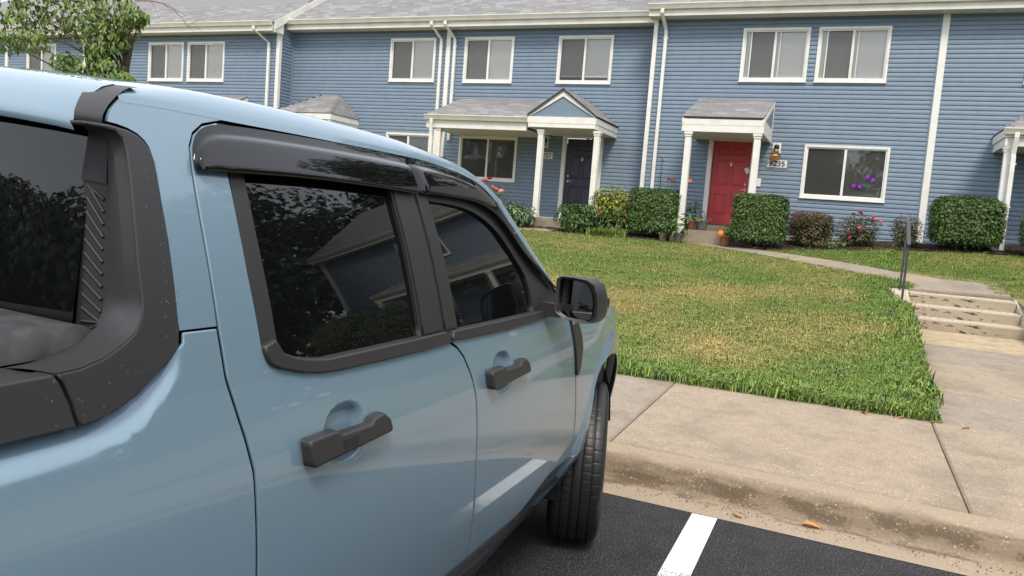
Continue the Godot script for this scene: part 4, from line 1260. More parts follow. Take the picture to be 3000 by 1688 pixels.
# ---------------------------------------------------------------- pickup truck (own axes: x to its right, y up, -z ahead)
func flank(f: float, y: float) -> float:
	# half width of the body at height y, f metres ahead of the middle
	var u: float
	if y >= 1.128:
		var t := y - 1.128
		u = 0.873 - 0.18 * t - 0.2283 * t * t
	else:
		var fen := sm(1.0, 2.0, f)
		var a := 0.873 + (0.25 + 0.5 * fen) * (1.128 - 0.06 * fen - y)
		var d := y - 0.80
		var b := 0.9125 - (0.25 if d > 0 else 0.35) * d * d
		var k := 0.014
		var h: float = max(k - absf(a - b), 0.0) / k
		u = min(a, b) - h * h * k * 0.25
		var cr := 0.438 + 0.083 * sm(0.5104, 0.8600, f)
		if y < cr: u -= 0.36 * (cr - y)
	if f > 1.182: u -= 0.217 * (f - 1.182) * (f - 1.182)
	return u

const BEDF := [-1.3480, -1.1640, -1.1318, -1.0849, -1.0462, -1.0067, -0.9745, -0.9616, -0.9478]
const BEDY := [1.0792, 1.0811, 1.0820, 1.0884, 1.1032, 1.1335, 1.1611, 1.1924, 1.2752]
func bed_flank(f: float, y: float) -> float:
	var u := flank(f, y)
	if f < -0.9340:
		var c := lerp_list(BEDF, BEDY, f)
		if y > c: u -= 0.7 * (y - c) * (1.0 - sm(-1.0076, -0.9598, f))
	# rolled lip round the rear wheel
	var q := Vector2((f - -1.5449) / 0.47, (y - 0.40) / 0.47).length()
	u += 0.016 * (1.0 - sm(1.0, 1.16, q))
	return u
func door_flank(f: float, y: float) -> float:
	var u := flank(f, y)
	for h in [[-0.5614, 0.9928], [0.2390, 0.9946]]:
		var q := pow(absf(f - h[0]) / 0.074, 2.4) + pow(absf(y - h[1] + 0.008) / 0.06, 2.4)
		if q < 1.0: u -= 0.02 * (1.0 - sm(0.3, 1.0, q))
	return u
func fender_flank(f: float, y: float) -> float:
	var u := flank(f, y)
	var q := Vector2((f - 1.5316) / 0.40, (y - 0.43) / 0.455).length()
	u += 0.014 * (1.0 - sm(1.12, 1.24, q))
	return u

func densify(p: Array, d: float) -> PackedVector2Array:
	var o := PackedVector2Array()
	for i in p.size():
		var a: Vector2 = p[i]; var b: Vector2 = p[(i + 1) % p.size()]
		var n: int = max(1, int(ceil(a.distance_to(b) / d)))
		for k in n: o.append(a.lerp(b, float(k) / n))
	return o
func shrink(p: PackedVector2Array, d: float) -> PackedVector2Array:
	var ar := 0.0
	for i in p.size(): ar += p[i].cross(p[(i + 1) % p.size()])
	var sg := signf(ar)
	var o := PackedVector2Array()
	for i in p.size():
		var e1 := (p[i] - p[i - 1]).normalized(); var e2 := (p[(i + 1) % p.size()] - p[i]).normalized()
		var n1 := Vector2(-e1.y, e1.x) * sg; var n2 := Vector2(-e2.y, e2.x) * sg
		o.append(p[i] + (n1 + n2) / max(0.45, 1.0 + n1.dot(n2)) * d)
	return o

func panel(outline: Array, holes: Array, surf: Callable, off := 0.0, gap := 0.005, bev := 0.003, depth := 0.02, cell := 0.02, side := 1.0) -> MB:
	# a pressed panel that lies on the body's surface inside an outline of (f, y), with rolled edges
	var b := MB.new()
	var at := func(q: Vector2, o: float) -> Vector3: return Vector3((surf.call(q.x, q.y) + o) * side, q.y, -q.x)
	var nrm := func(q: Vector2) -> Vector3:
		var e := 0.004
		var uf: float = (surf.call(q.x + e, q.y) - surf.call(q.x - e, q.y)) / (2 * e)
		var uy: float = (surf.call(q.x, q.y + e) - surf.call(q.x, q.y - e)) / (2 * e)
		return (Vector3(1, -uy, uf).normalized()) * Vector3(side, 1, 1)
	var rim := densify(outline, cell)
	if side < 0.0: cell = max(cell, 0.03)
	var steps := 3 if bev >= 0.005 else 1
	var p0 := shrink(rim, gap * 0.5 + bev)
	var rings := []
	var lad := [p0]
	for k in range(1, steps + 1): lad.append(shrink(rim, gap * 0.5 + bev * (1.0 - sin(PI * 0.5 * k / steps))))
	rings.append(lad)
	var cut := []
	for h in holes:
		var hd := densify(h, cell)
		var ar := 0.0
		for i in hd.size(): ar += hd[i].cross(hd[(i + 1) % hd.size()])
		var h0 := shrink(hd, -bev)
		rings.append([h0, hd]); cut.append(h0)
	var lo := p0[0]; var hi := p0[0]
	for q in p0:
		lo = lo.min(q); hi = hi.max(q)
	var nx := int(ceil((hi.x - lo.x) / cell)); var ny := int(ceil((hi.y - lo.y) / cell))
	for i in nx:
		for j in ny:
			var c := lo + Vector2(i, j) * cell
			var pieces: Array = Geometry2D.intersect_polygons(PackedVector2Array([c, c + Vector2(cell, 0), c + Vector2(cell, cell), c + Vector2(0, cell)]), p0)
			for h in cut:
				var nxt := []
				for pc in pieces: nxt.append_array(Geometry2D.clip_polygons(pc, h))
				pieces = nxt
			for pc in pieces:
				if pc.size() < 3: continue
				var ps := []; var ns := []
				for q in pc:
					ps.append(at.call(q, off)); ns.append(nrm.call(q))
				if pc.size() == 4:
					b.tri(ps[0], ps[1], ps[2], ns[0], ns[1], ns[2]); b.tri(ps[0], ps[2], ps[3], ns[0], ns[2], ns[3])
				else:
					var ix := Geometry2D.triangulate_polygon(pc)
					for k in range(0, ix.size(), 3): b.tri(ps[ix[k]], ps[ix[k + 1]], ps[ix[k + 2]], ns[ix[k]], ns[ix[k + 1]], ns[ix[k + 2]])
	for r in rings:
		var n: int = r[0].size()
		var K: int = r.size() - 1
		var ws := PackedVector3Array()
		for i in n:
			var dq: Vector2 = r[K][i] - r[0][i]
			ws.append(Vector3(0, dq.y, -dq.x).normalized())
		for i in n:
			var k := (i + 1) % n
			var m0: Vector3 = nrm.call(r[0][i]); var m1: Vector3 = nrm.call(r[0][k])
			var pa: Vector3 = at.call(r[0][i], off); var pb: Vector3 = at.call(r[0][k], off)
			var na := m0; var nb := m1
			for g in range(1, K + 1):
				var th := PI * 0.5 * g / K
				var drop := bev * (1.0 - cos(th)) * (0.7 if K == 1 else 1.0)
				var qa: Vector3 = at.call(r[g][i], off - drop); var qb: Vector3 = at.call(r[g][k], off - drop)
				var th2 := th if K > 1 else PI * 0.25
				var ma := (m0 * cos(th2) + ws[i] * sin(th2)).normalized(); var mb := (m1 * cos(th2) + ws[k] * sin(th2)).normalized()
				b.tri(pa, pb, qb, na, nb, mb); b.tri(pa, qb, qa, na, mb, ma)
				pa = qa; pb = qb; na = ma; nb = mb
			var c0: Vector3 = at.call(r[K][i], off - depth); var c1: Vector3 = at.call(r[K][k], off - depth)
			b.tri(pa, pb, c1, ws[i], ws[k], ws[k]); b.tri(pa, c1, c0, ws[i], ws[k], ws[i])
	return b

func ribbon(tops: Array, bots: Array, prof: Array, surf: Callable, side: float) -> MB:
	# moulding swept between two edges on the flank; prof: [t, off] pairs
	var rows := []
	var n := tops.size()
	for i in n:
		var l := []
		var e: float = min(1.0, min(i, 99) / 1.5) if i < 2 else 1.0
		for p in prof:
			var q: Vector2 = tops[i].lerp(bots[i], p[0])
			l.append(Vector3((surf.call(q.x, q.y) + lerpf(0.004, p[1], e)) * side, q.y, -q.x))
		rows.append(l)
	var b := MB.new(); b.grid(rows)
	if side < 0:
		for r in rows: r.reverse()
		b = MB.new(); b.grid(rows)
	# make the normals point off the body
	var s := 0.0
	for i in b.n.size(): s += b.n[i].x * side
	if s < 0:
		for r in rows: r.reverse()
		b = MB.new(); b.grid(rows)
	return b

func smooth_curve(p: Array, per := 4) -> Array:
	var o := []
	for i in p.size() - 1:
		var a: Vector2 = p[max(i - 1, 0)]; var b: Vector2 = p[i]; var c: Vector2 = p[i + 1]; var d: Vector2 = p[min(i + 2, p.size() - 1)]
		for k in per: o.append(b.cubic_interpolate(c, a, d, float(k) / per))
	o.append(p[-1])
	return o

var tyre_mesh: ArrayMesh
func tyre(parent: Node3D, c: Vector3, steer: float, side: float) -> void:
	var w := node("wheel", parent)
	w.position = c; w.rotation.y = steer
	if tyre_mesh == null: tyre_mesh = make_tyre()
	obj("tyre", tyre_mesh, M.rubber, w)
	rim_parts(w, side)

func make_tyre() -> ArrayMesh:
	# tread section across the tyre: ribs parted by four grooves, rounded shoulders, sidewalls
	var pr := []
	for q in [[-0.108, 0.235], [-0.116, 0.275], [-0.114, 0.315], [-0.105, 0.34], [-0.094, 0.353], [-0.066, 0.359], [-0.0645, 0.352], [-0.058, 0.352], [-0.0565, 0.3605], [-0.024, 0.362], [-0.0225, 0.353], [-0.016, 0.353], [-0.0145, 0.362]]: pr.append(Vector2(q[0], q[1]))
	var full := pr.duplicate()
	for k in range(pr.size() - 1, -1, -1): full.append(Vector2(-pr[k].x, pr[k].y))
	var N := 528
	var rows := []
	for i in N + 1:
		var a := TAU * i / N
		var l := []
		for j in full.size():
			var q: Vector2 = full[j]
			var r := q.y
			var ax := absf(q.x)
			# shoulder sipes and rib cuts
			if ax > 0.06 and ax < 0.108 and i % 11 == 0 and r > 0.335: r -= 0.0022
			if ax < 0.06 and ax > 0.022 and i % 8 == 0 and r > 0.3575: r -= 0.0018
			l.append(Vector3(q.x, cos(a) * r, sin(a) * r))
		rows.append(l)
	var b := MB.new(); b.grid(rows)
	var s := 0.0
	for i in range(0, b.v.size(), 97): s += b.n[i].dot(Vector3(0, b.v[i].y, b.v[i].z))
	if s < 0:
		for r in rows: r.reverse()
		b = MB.new(); b.grid(rows)
	return b.mesh()

func rim_parts(w: Node3D, side: float) -> void:
	var rim := MB.new()
	for k in 2:
		var rr := []
		for q in [[0.0, 0.0], [0.03, 0.02], [0.07, 0.03], [0.12, 0.02], [0.19, 0.05], [0.225, 0.085], [0.237, 0.1], [0.238, -0.1]]:
			var l := []
			for i in 33:
				var a := TAU * i / 32.0
				l.append(Vector3(q[1] * side, cos(a) * q[0], sin(a) * q[0]))
			rr.append(l)
		if k == 0: rim.grid(rr)
		break
	obj("rim", rim.mesh(), M.rim, w)
	for k in 5:
		var a := TAU * k / 5.0
		var sp := MB.new()
		sp.box(Vector3(side * 0.075, cos(a) * 0.13, sin(a) * 0.13), Vector3(0.03, 0.17, 0.05), Basis(Vector3.RIGHT, a))
		obj("spoke", sp.mesh(), M.rim, w)

func truck() -> void:
	M.body = mat(0.2, 0.3, 0.38, 0.35, 0.25)
	M.body.clearcoat_enabled = true; M.body.clearcoat = 1.0; M.body.clearcoat_roughness = 0.03
	tri_tex(M.body, noise_tex(0.45, [0.3, 0.5, 0.7], [lin(0.174, 0.265, 0.338), lin(0.186, 0.283, 0.36), lin(0.2, 0.302, 0.383)], 71, 512, 2), 1.7)
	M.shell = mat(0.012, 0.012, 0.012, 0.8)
	M.plastic = mat(0.026, 0.0258, 0.027, 0.45)
	M.plastic.normal_enabled = true
	M.plastic.normal_texture = noise_tex(0.35, [], [], 77, 512, 2, FastNoiseLite.TYPE_SIMPLEX_SMOOTH, true, 2.0)
	M.plastic.normal_scale = 0.25
	M.plastic.uv1_triplanar = true; M.plastic.uv1_scale = Vector3.ONE * 6.0
	M.glass = mat(0.004, 0.0045, 0.005, 0.015)
	M.visor = mat(0.005, 0.005, 0.006, 0.03)
	M.mirror = mat(0.55, 0.57, 0.58, 0.01, 1.0)
	M.rubber = mat(0.013, 0.013, 0.014, 0.45)
	M.rim = mat(0.3, 0.3, 0.31, 0.35, 1.0)
	M.vinyl = mat(0.05, 0.046, 0.05, 0.6)
	tri_tex(M.vinyl, noise_tex(0.02, [0.1, 0.5, 0.9], [lin(0.032, 0.03, 0.033), lin(0.052, 0.049, 0.054), lin(0.085, 0.08, 0.088)], 79, 512, 5), 1.5)
	M.lens = mat(0.5, 0.5, 0.5, 0.08)
	M.tail = mat(0.3, 0.01, 0.01, 0.1)
	var t := thing("pickup_truck", Vector3(-1.793, 0, -1.9), "blue grey crew cab pickup truck parked nose to the kerb", "truck")
	var handle := [Vector2(-0.7104, 1.0010), Vector2(-0.7040, 1.0056), Vector2(-0.6230, 1.0056), Vector2(-0.6102, 0.9955), Vector2(-0.5034, 0.9928), Vector2(-0.4924, 1.0029), Vector2(-0.4538, 1.0066), Vector2(-0.4298, 0.9900), Vector2(-0.4225, 0.9670), Vector2(-0.4280, 0.9606), Vector2(-0.5660, 0.9560), Vector2(-0.6966, 0.9514), Vector2(-0.7049, 0.9550)]
	for side in [1.0, -1.0]:
		# rear door
		var rd := [Vector2(-0.7316, 0.2678), Vector2(-0.7960, 0.5760), Vector2(-0.8218, 0.7885), Vector2(-0.8264, 0.8768), Vector2(-0.8319, 0.9762), Vector2(-0.8466, 1.0406), Vector2(-0.8530, 1.0636), Vector2(-0.8726, 1.1421), Vector2(-0.8784, 1.2243), Vector2(-0.8800, 1.3053), Vector2(-0.8806, 1.3965), Vector2(-0.8791, 1.4500), Vector2(-0.8759, 1.4844), Vector2(-0.8698, 1.5179), Vector2(-0.8554, 1.5414), Vector2(-0.8291, 1.5595), Vector2(-0.7874, 1.5713), Vector2(-0.7911, 1.5224), Vector2(-0.7897, 1.3910), Vector2(-0.7874, 1.3099), Vector2(-0.7769, 1.1740), Vector2(-0.7689, 1.1544), Vector2(-0.7458, 1.1431), Vector2(-0.6819, 1.1262), Vector2(-0.6276, 1.1170), Vector2(-0.5688, 1.1124), Vector2(-0.4216, 1.1096), Vector2(-0.2182, 1.1068), Vector2(-0.0802, 1.1087), Vector2(-0.0333, 1.0857), Vector2(-0.0057, 1.0599), Vector2(0.0182, 1.0222), Vector2(0.0329, 0.9946), Vector2(0.0486, 0.9486), Vector2(0.0559, 0.9044), Vector2(0.0642, 0.8336), Vector2(0.0716, 0.7536), Vector2(0.0918, 0.6588), Vector2(0.1231, 0.5539), Vector2(0.1544, 0.4398), Vector2(0.1838, 0.2678)]
		var d := obj("rear_door", panel(rd, [], door_flank, 0.0, 0.005, 0.0026, 0.005, 0.008, side).mesh(), M.body, t)
		var fo := [Vector2(-0.7910, 1.5704), Vector2(-0.7897, 1.3910), Vector2(-0.7874, 1.3099), Vector2(-0.7769, 1.1740), Vector2(-0.7689, 1.1544), Vector2(-0.7458, 1.1431), Vector2(-0.6819, 1.1262), Vector2(-0.6276, 1.1170), Vector2(-0.5688, 1.1124), Vector2(-0.4216, 1.1096), Vector2(-0.2182, 1.1068), Vector2(-0.0996, 1.1087), Vector2(-0.1123, 1.2215), Vector2(-0.1246, 1.3546), Vector2(-0.1344, 1.4228), Vector2(-0.1424, 1.4763), Vector2(-0.1483, 1.5713)]
		var go := [Vector2(-0.7504, 1.5315), Vector2(-0.7473, 1.3710), Vector2(-0.7330, 1.1647), Vector2(-0.6971, 1.1525), Vector2(-0.6606, 1.1450), Vector2(-0.6039, 1.1384), Vector2(-0.3510, 1.1374), Vector2(-0.2140, 1.1374), Vector2(-0.2210, 1.2215), Vector2(-0.2311, 1.3583), Vector2(-0.2417, 1.4319), Vector2(-0.2507, 1.5315)]
		obj("window_frame", panel(fo, [go], flank, -0.003, 0.004, 0.002, 0.025, 0.03, side).mesh(), M.plastic, d)
		obj("window_glass", panel(go, [], flank, -0.014, 0.0, 0.0005, 0.004, 0.03, side).mesh(), M.glass, d)
		obj("sill_trim", panel([Vector2(-0.7814, 1.1843), Vector2(-0.7791, 1.1675), Vector2(-0.7702, 1.1487), Vector2(-0.7453, 1.1374), Vector2(-0.6819, 1.1206), Vector2(-0.6276, 1.1124), Vector2(-0.5688, 1.1087), Vector2(-0.4216, 1.1059), Vector2(-0.2182, 1.1041), Vector2(-0.0784, 1.1059), Vector2(-0.0821, 1.1280), Vector2(-0.1012, 1.1393), Vector2(-0.2141, 1.1384), Vector2(-0.3511, 1.1384), Vector2(-0.6040, 1.1393), Vector2(-0.6607, 1.1468), Vector2(-0.6972, 1.1544), Vector2(-0.7304, 1.1665), Vector2(-0.7500, 1.1936)], [], flank, 0.01, 0.002, 0.005, 0.025, 0.02, side).mesh(), M.plastic, d)
		obj("pillar_trim", panel([Vector2(-0.2069, 1.1393), Vector2(-0.1076, 1.1393), Vector2(-0.1291, 1.3546), Vector2(-0.1389, 1.4228), Vector2(-0.1469, 1.4763), Vector2(-0.1530, 1.5405), Vector2(-0.2471, 1.5405), Vector2(-0.2381, 1.4319), Vector2(-0.2274, 1.3583)], [], flank, 0.002, 0.002, 0.002, 0.012, 0.03, side).mesh(), M.plastic, d)
		var hm := panel(handle, [], flank, 0.028, 0.0, 0.0065, 0.024, 0.012, side)
		obj("door_handle", hm.mesh(), M.plastic, d)
		for k in 5:
			var gr := MB.new()
			var yy: float = 0.9670 + k * 0.0042
			var ff: float = -0.5844
			gr.box(Vector3((flank(ff, yy) + 0.0285) * side, yy, -ff), Vector3(0.002, 0.0018, 0.05))
			obj("grip_rib", gr.mesh(), M.plastic, d)
		# front door
		var fdo := [Vector2(0.1866, 0.2678), Vector2(0.1571, 0.4398), Vector2(0.1258, 0.5539), Vector2(0.0946, 0.6588), Vector2(0.0743, 0.7536), Vector2(0.0670, 0.8336), Vector2(0.0587, 0.9044), Vector2(0.0513, 0.9486), Vector2(0.0357, 0.9946), Vector2(0.0210, 1.0222), Vector2(-0.0030, 1.0599), Vector2(-0.0306, 1.0857), Vector2(-0.0747, 1.1124), Vector2(0.0320, 1.1087), Vector2(0.3052, 1.1032), Vector2(0.5104, 1.1041), Vector2(0.6364, 1.1087), Vector2(0.7680, 1.1170), Vector2(0.8462, 1.1188), Vector2(0.8646, 1.1004), Vector2(0.8784, 1.0618), Vector2(0.9014, 0.9716), Vector2(0.9180, 0.8824), Vector2(0.9419, 0.7922), Vector2(0.9658, 0.7140), Vector2(0.9879, 0.6459), Vector2(1.0164, 0.5484), Vector2(1.0366, 0.4536), Vector2(1.0440, 0.3736), Vector2(1.0486, 0.2678)]
		var fd := obj("front_door", panel(fdo, [], door_flank, 0.0, 0.004, 0.0026, 0.005, 0.008, side).mesh(), M.body, t)
		var ffo := [Vector2(-0.0959, 1.1096), Vector2(-0.1086, 1.2215), Vector2(-0.1210, 1.3546), Vector2(-0.1308, 1.4228), Vector2(-0.1387, 1.4763), Vector2(-0.1437, 1.5713), Vector2(-0.0379, 1.5677), Vector2(0.0553, 1.5622), Vector2(0.1458, 1.5514), Vector2(0.2091, 1.5396), Vector2(0.2634, 1.5269), Vector2(0.3180, 1.5043), Vector2(0.3573, 1.4826), Vector2(0.3964, 1.4500), Vector2(0.4283, 1.4246), Vector2(0.4770, 1.3847), Vector2(0.5272, 1.3474), Vector2(0.6239, 1.2769), Vector2(0.7333, 1.2039), Vector2(0.8008, 1.1468), Vector2(0.8140, 1.1188), Vector2(0.6364, 1.1087), Vector2(0.3080, 1.1032)]
		var fgo := [Vector2(-0.0176, 1.1337), Vector2(0.2612, 1.1327), Vector2(0.5380, 1.1327), Vector2(0.5285, 1.1918), Vector2(0.5014, 1.2511), Vector2(0.4733, 1.2787), Vector2(0.4382, 1.3081), Vector2(0.3985, 1.3437), Vector2(0.3522, 1.3792), Vector2(0.3033, 1.4065), Vector2(0.2542, 1.4264), Vector2(0.1928, 1.4446), Vector2(0.1254, 1.4554), Vector2(0.0292, 1.4618), Vector2(-0.0705, 1.4645), Vector2(-0.0566, 1.3865), Vector2(-0.0402, 1.2952), Vector2(-0.0289, 1.2122)]
		obj("window_frame", panel(ffo, [fgo], flank, -0.003, 0.004, 0.002, 0.025, 0.03, side).mesh(), M.plastic, fd)
		obj("window_glass", panel(fgo, [], flank, -0.014, 0.0, 0.0005, 0.004, 0.03, side).mesh(), M.glass, fd)
		obj("sill_trim", panel([Vector2(-0.0729, 1.1096), Vector2(0.0320, 1.1059), Vector2(0.3052, 1.1004), Vector2(0.5104, 1.1022), Vector2(0.6364, 1.1059), Vector2(0.6484, 1.1188), Vector2(0.6101, 1.1355), Vector2(0.5376, 1.1346), Vector2(0.2609, 1.1346), Vector2(-0.0612, 1.1365)], [], flank, 0.01, 0.002, 0.005, 0.025, 0.02, side).mesh(), M.plastic, fd)
		obj("pillar_trim", panel([Vector2(-0.0929, 1.1393), Vector2(-0.0239, 1.1393), Vector2(-0.0335, 1.2122), Vector2(-0.0447, 1.2952), Vector2(-0.0611, 1.3865), Vector2(-0.0741, 1.4609), Vector2(-0.0788, 1.5405), Vector2(-0.1385, 1.5405), Vector2(-0.1342, 1.4763), Vector2(-0.1263, 1.4228), Vector2(-0.1155, 1.3546)], [], flank, 0.002, 0.002, 0.002, 0.012, 0.03, side).mesh(), M.plastic, fd)
		var h2 := []
		for q in handle: h2.append(q + Vector2(0.1120 - -0.7086, 0.003))
		obj("door_handle", panel(h2, [], flank, 0.028, 0.0, 0.0065, 0.024, 0.012, side).mesh(), M.plastic, fd)
		mirror(fd, side)
		# side window deflectors
		var vt := smooth_curve([Vector2(-0.8733, 1.4953), Vector2(-0.8662, 1.5224), Vector2(-0.8482, 1.5460), Vector2(-0.8137, 1.5613), Vector2(-0.7594, 1.5668), Vector2(-0.6824, 1.5695), Vector2(-0.5421, 1.5713), Vector2(-0.3701, 1.5722), Vector2(-0.2524, 1.5713), Vector2(-0.1601, 1.5695)])
		var vb := smooth_curve([Vector2(-0.8732, 1.4808), Vector2(-0.8587, 1.4808), Vector2(-0.8333, 1.4817), Vector2(-0.7953, 1.4817), Vector2(-0.7410, 1.4835), Vector2(-0.6460, 1.4862), Vector2(-0.5147, 1.4871), Vector2(-0.3608, 1.4853), Vector2(-0.2521, 1.4826), Vector2(-0.1415, 1.4799)])
		var prof := [[0.0, 0.004], [0.17, 0.0052], [0.21, 0.007], [0.25, 0.012], [0.29, 0.0155], [0.35, 0.017], [0.5, 0.018], [0.7, 0.0185], [0.9, 0.0185], [0.97, 0.0175], [1.0, 0.0145], [0.985, 0.011], [0.7, 0.009]]
		obj("window_visor", ribbon(vt, vb, prof, flank, side).mesh(), M.visor, t)
		var wt := smooth_curve([Vector2(-0.1465, 1.5695), Vector2(-0.0379, 1.5659), Vector2(0.0553, 1.5595), Vector2(0.1458, 1.5496), Vector2(0.2136, 1.5369), Vector2(0.2635, 1.5233), Vector2(0.3135, 1.4998), Vector2(0.3574, 1.4790), Vector2(0.3964, 1.4491), Vector2(0.4341, 1.4183), Vector2(0.5275, 1.3437), Vector2(0.6342, 1.2677), Vector2(0.7336, 1.2020)])
		var wb := smooth_curve([Vector2(-0.1280, 1.4808), Vector2(-0.0619, 1.4826), Vector2(0.0106, 1.4817), Vector2(0.0921, 1.4799), Vector2(0.1556, 1.4763), Vector2(0.2010, 1.4708), Vector2(0.2465, 1.4627), Vector2(0.2923, 1.4491), Vector2(0.3292, 1.4319), Vector2(0.3714, 1.4047), Vector2(0.4679, 1.3300), Vector2(0.5847, 1.2631), Vector2(0.7285, 1.2001)])
		obj("window_visor", ribbon(wt, wb, prof, flank, side).mesh(), M.visor, t)
		# cab side: rear pillar below the rail
		var cs := [Vector2(-0.9617, 1.2285), Vector2(-0.9606, 1.2585), Vector2(-0.9583, 1.2870), Vector2(-0.9551, 1.3683), Vector2(-0.9547, 1.4228), Vector2(-0.9527, 1.4681), Vector2(-0.9529, 1.4880), Vector2(-0.9567, 1.5088), Vector2(-0.9631, 1.5188), Vector2(-0.9740, 1.5278), Vector2(-0.9903, 1.5342), Vector2(-1.0084, 1.5378), Vector2(-1.0256, 1.5396), Vector2(-1.0147, 1.5586), Vector2(-0.9947, 1.5767), Vector2(-0.9041, 1.5795), Vector2(-0.7801, 1.5786), Vector2(-0.7810, 1.5740), Vector2(-0.8291, 1.5622), Vector2(-0.8572, 1.5441), Vector2(-0.8726, 1.5197), Vector2(-0.8787, 1.4844), Vector2(-0.8818, 1.4500), Vector2(-0.8833, 1.3965), Vector2(-0.8827, 1.3053), Vector2(-0.8822, 1.2275)]
		obj("cab_side", panel(cs, [], flank, 0.0, 0.0, 0.0004, 0.006, 0.016, side).mesh(), M.body, t)
		# roof rail over the doors and down the windscreen pillar
		var G := smooth_curve([Vector2(-0.9947, 1.5767), Vector2(-0.9041, 1.5795), Vector2(-0.7683, 1.5786), Vector2(-0.5148, 1.5786), Vector2(-0.1799, 1.5758), Vector2(-0.0351, 1.5722), Vector2(0.1458, 1.5568), Vector2(0.2725, 1.5315), Vector2(0.3635, 1.4880), Vector2(0.4336, 1.4292), Vector2(0.5294, 1.3528), Vector2(0.6325, 1.2806), Vector2(0.7440, 1.2057), Vector2(0.8304, 1.1374)])
		var Z := smooth_curve([Vector2(-0.9673, 1.6012), Vector2(-0.8857, 1.6121), Vector2(-0.7678, 1.6203), Vector2(-0.5141, 1.6230), Vector2(-0.1792, 1.6157), Vector2(-0.0255, 1.6049), Vector2(0.1642, 1.5840), Vector2(0.2906, 1.5559), Vector2(0.3811, 1.5233), Vector2(0.4590, 1.4744), Vector2(0.5585, 1.3865), Vector2(0.6472, 1.3108), Vector2(0.7543, 1.2261), Vector2(0.8412, 1.1515)])
		var rows := []
		var fl0 := []
		for i in G.size():
			var g: Vector2 = G[i]; var zz: Vector2 = Z[i]
			var l := []
			var m := g.lerp(zz, 0.5)
			l.append(Vector3((flank(g.x, g.y - 0.004) + 0.0004) * side, g.y - 0.004, -g.x))
			l.append(Vector3(flank(g.x, g.y + 0.006) * side, g.y + 0.006, -g.x))
			fl0.append([Vector3(flank(g.x, g.y) * side, g.y, -g.x), Vector3((flank(g.x, g.y) - 0.025) * side, g.y - 0.002, -g.x)])
			l.append(Vector3((flank(m.x, m.y) - 0.001) * side, m.y, -m.x))
			l.append(Vector3((flank(zz.x, zz.y) - 0.012) * side, zz.y - 0.004, -zz.x))
			l.append(Vector3((flank(zz.x, zz.y) - 0.035) * side, zz.y + 0.003, -zz.x))
			l.append(Vector3((flank(zz.x, zz.y) - 0.075) * side, zz.y + 0.008, -zz.x))
			if side < 0: l.reverse()
			rows.append(l)
		rails[side] = rows
		var rb := MB.new(); rb.grid(rows)
		fix_out(rb, Vector3(side, 0.6, 0))
		obj("roof_rail", rb.mesh(), M.body, t)
		var fg := MB.new(); fg.grid(fl0.slice(9)); fix_out(fg, Vector3(0, -1, 0))
		obj("rail_flange", fg.mesh(), M.body, t)
		# bed side with its wheel opening
		var arch := []
		for k in 15:
			var a := PI * k / 14.0
			arch.append(Vector2(-1.5449 + cos(a) * 0.43, 0.40 + sin(a) * 0.43))
		var bs := [Vector2(-0.8805, 1.2248), Vector2(-0.9552, 1.2261), Vector2(-0.9579, 1.2094), Vector2(-0.9878, 1.1890), Vector2(-1.0233, 1.1703), Vector2(-1.0526, 1.1544), Vector2(-1.0882, 1.1374), Vector2(-1.1244, 1.1262), Vector2(-1.1640, 1.1225), Vector2(-1.2560, 1.1216), Vector2(-1.6240, 1.1216), Vector2(-2.0840, 1.1216), Vector2(-2.5992, 1.1216), Vector2(-2.6176, 0.9440), Vector2(-2.6084, 0.6680), Vector2(-2.5440, 0.4288)]
		bs.append(Vector2(-1.5449 - 0.43, 0.3))
		var ar := arch.duplicate(); ar.reverse()
		bs.append_array(ar)
		bs.append_array([Vector2(-1.1134, 0.3000), Vector2(-0.9800, 0.2678), Vector2(-0.7344, 0.2678), Vector2(-0.7983, 0.5760), Vector2(-0.8239, 0.7885), Vector2(-0.8285, 0.8768), Vector2(-0.8340, 0.9762), Vector2(-0.8487, 1.0406), Vector2(-0.8553, 1.0636), Vector2(-0.8747, 1.1421)])
		obj("bed_side", panel(bs, [], bed_flank, 0.0, 0.0035, 0.0026, 0.005, 0.0105, side).mesh(), M.body, t)
		# dark sail trim behind the cab and the bed rail cap
		var ridge := [Vector2(-1.0699, 1.5288), Vector2(-1.0355, 1.5269), Vector2(-1.0174, 1.5251), Vector2(-1.0083, 1.5179), Vector2(-1.0055, 1.5007), Vector2(-1.0081, 1.4772), Vector2(-1.0105, 1.4536), Vector2(-1.0199, 1.3820), Vector2(-1.0256, 1.3318), Vector2(-1.0281, 1.2787), Vector2(-1.0303, 1.2677), Vector2(-1.0352, 1.2548), Vector2(-1.0480, 1.2354), Vector2(-1.0728, 1.2206), Vector2(-1.1050, 1.2067), Vector2(-1.1421, 1.1983), Vector2(-1.1796, 1.1964)]
		var stp := ridge.duplicate()
		stp.append_array([Vector2(-1.1707, 1.1843), Vector2(-1.1600, 1.1553), Vector2(-1.1520, 1.1206), Vector2(-1.1244, 1.1225), Vector2(-1.0879, 1.1318), Vector2(-1.0521, 1.1468), Vector2(-1.0230, 1.1656), Vector2(-0.9876, 1.1852), Vector2(-0.9685, 1.2029), Vector2(-0.9628, 1.2308), Vector2(-0.9611, 1.2870), Vector2(-0.9578, 1.3683), Vector2(-0.9574, 1.4228), Vector2(-0.9557, 1.4880), Vector2(-0.9594, 1.5070), Vector2(-0.9649, 1.5161), Vector2(-0.9758, 1.5251), Vector2(-0.9921, 1.5315), Vector2(-1.0256, 1.5360), Vector2(-1.0699, 1.5360)])
		var sl := obj("sail_trim", panel(stp, [], flank, 0.004, 0.002, 0.004, 0.03, 0.016, side).mesh(), M.plastic, t)
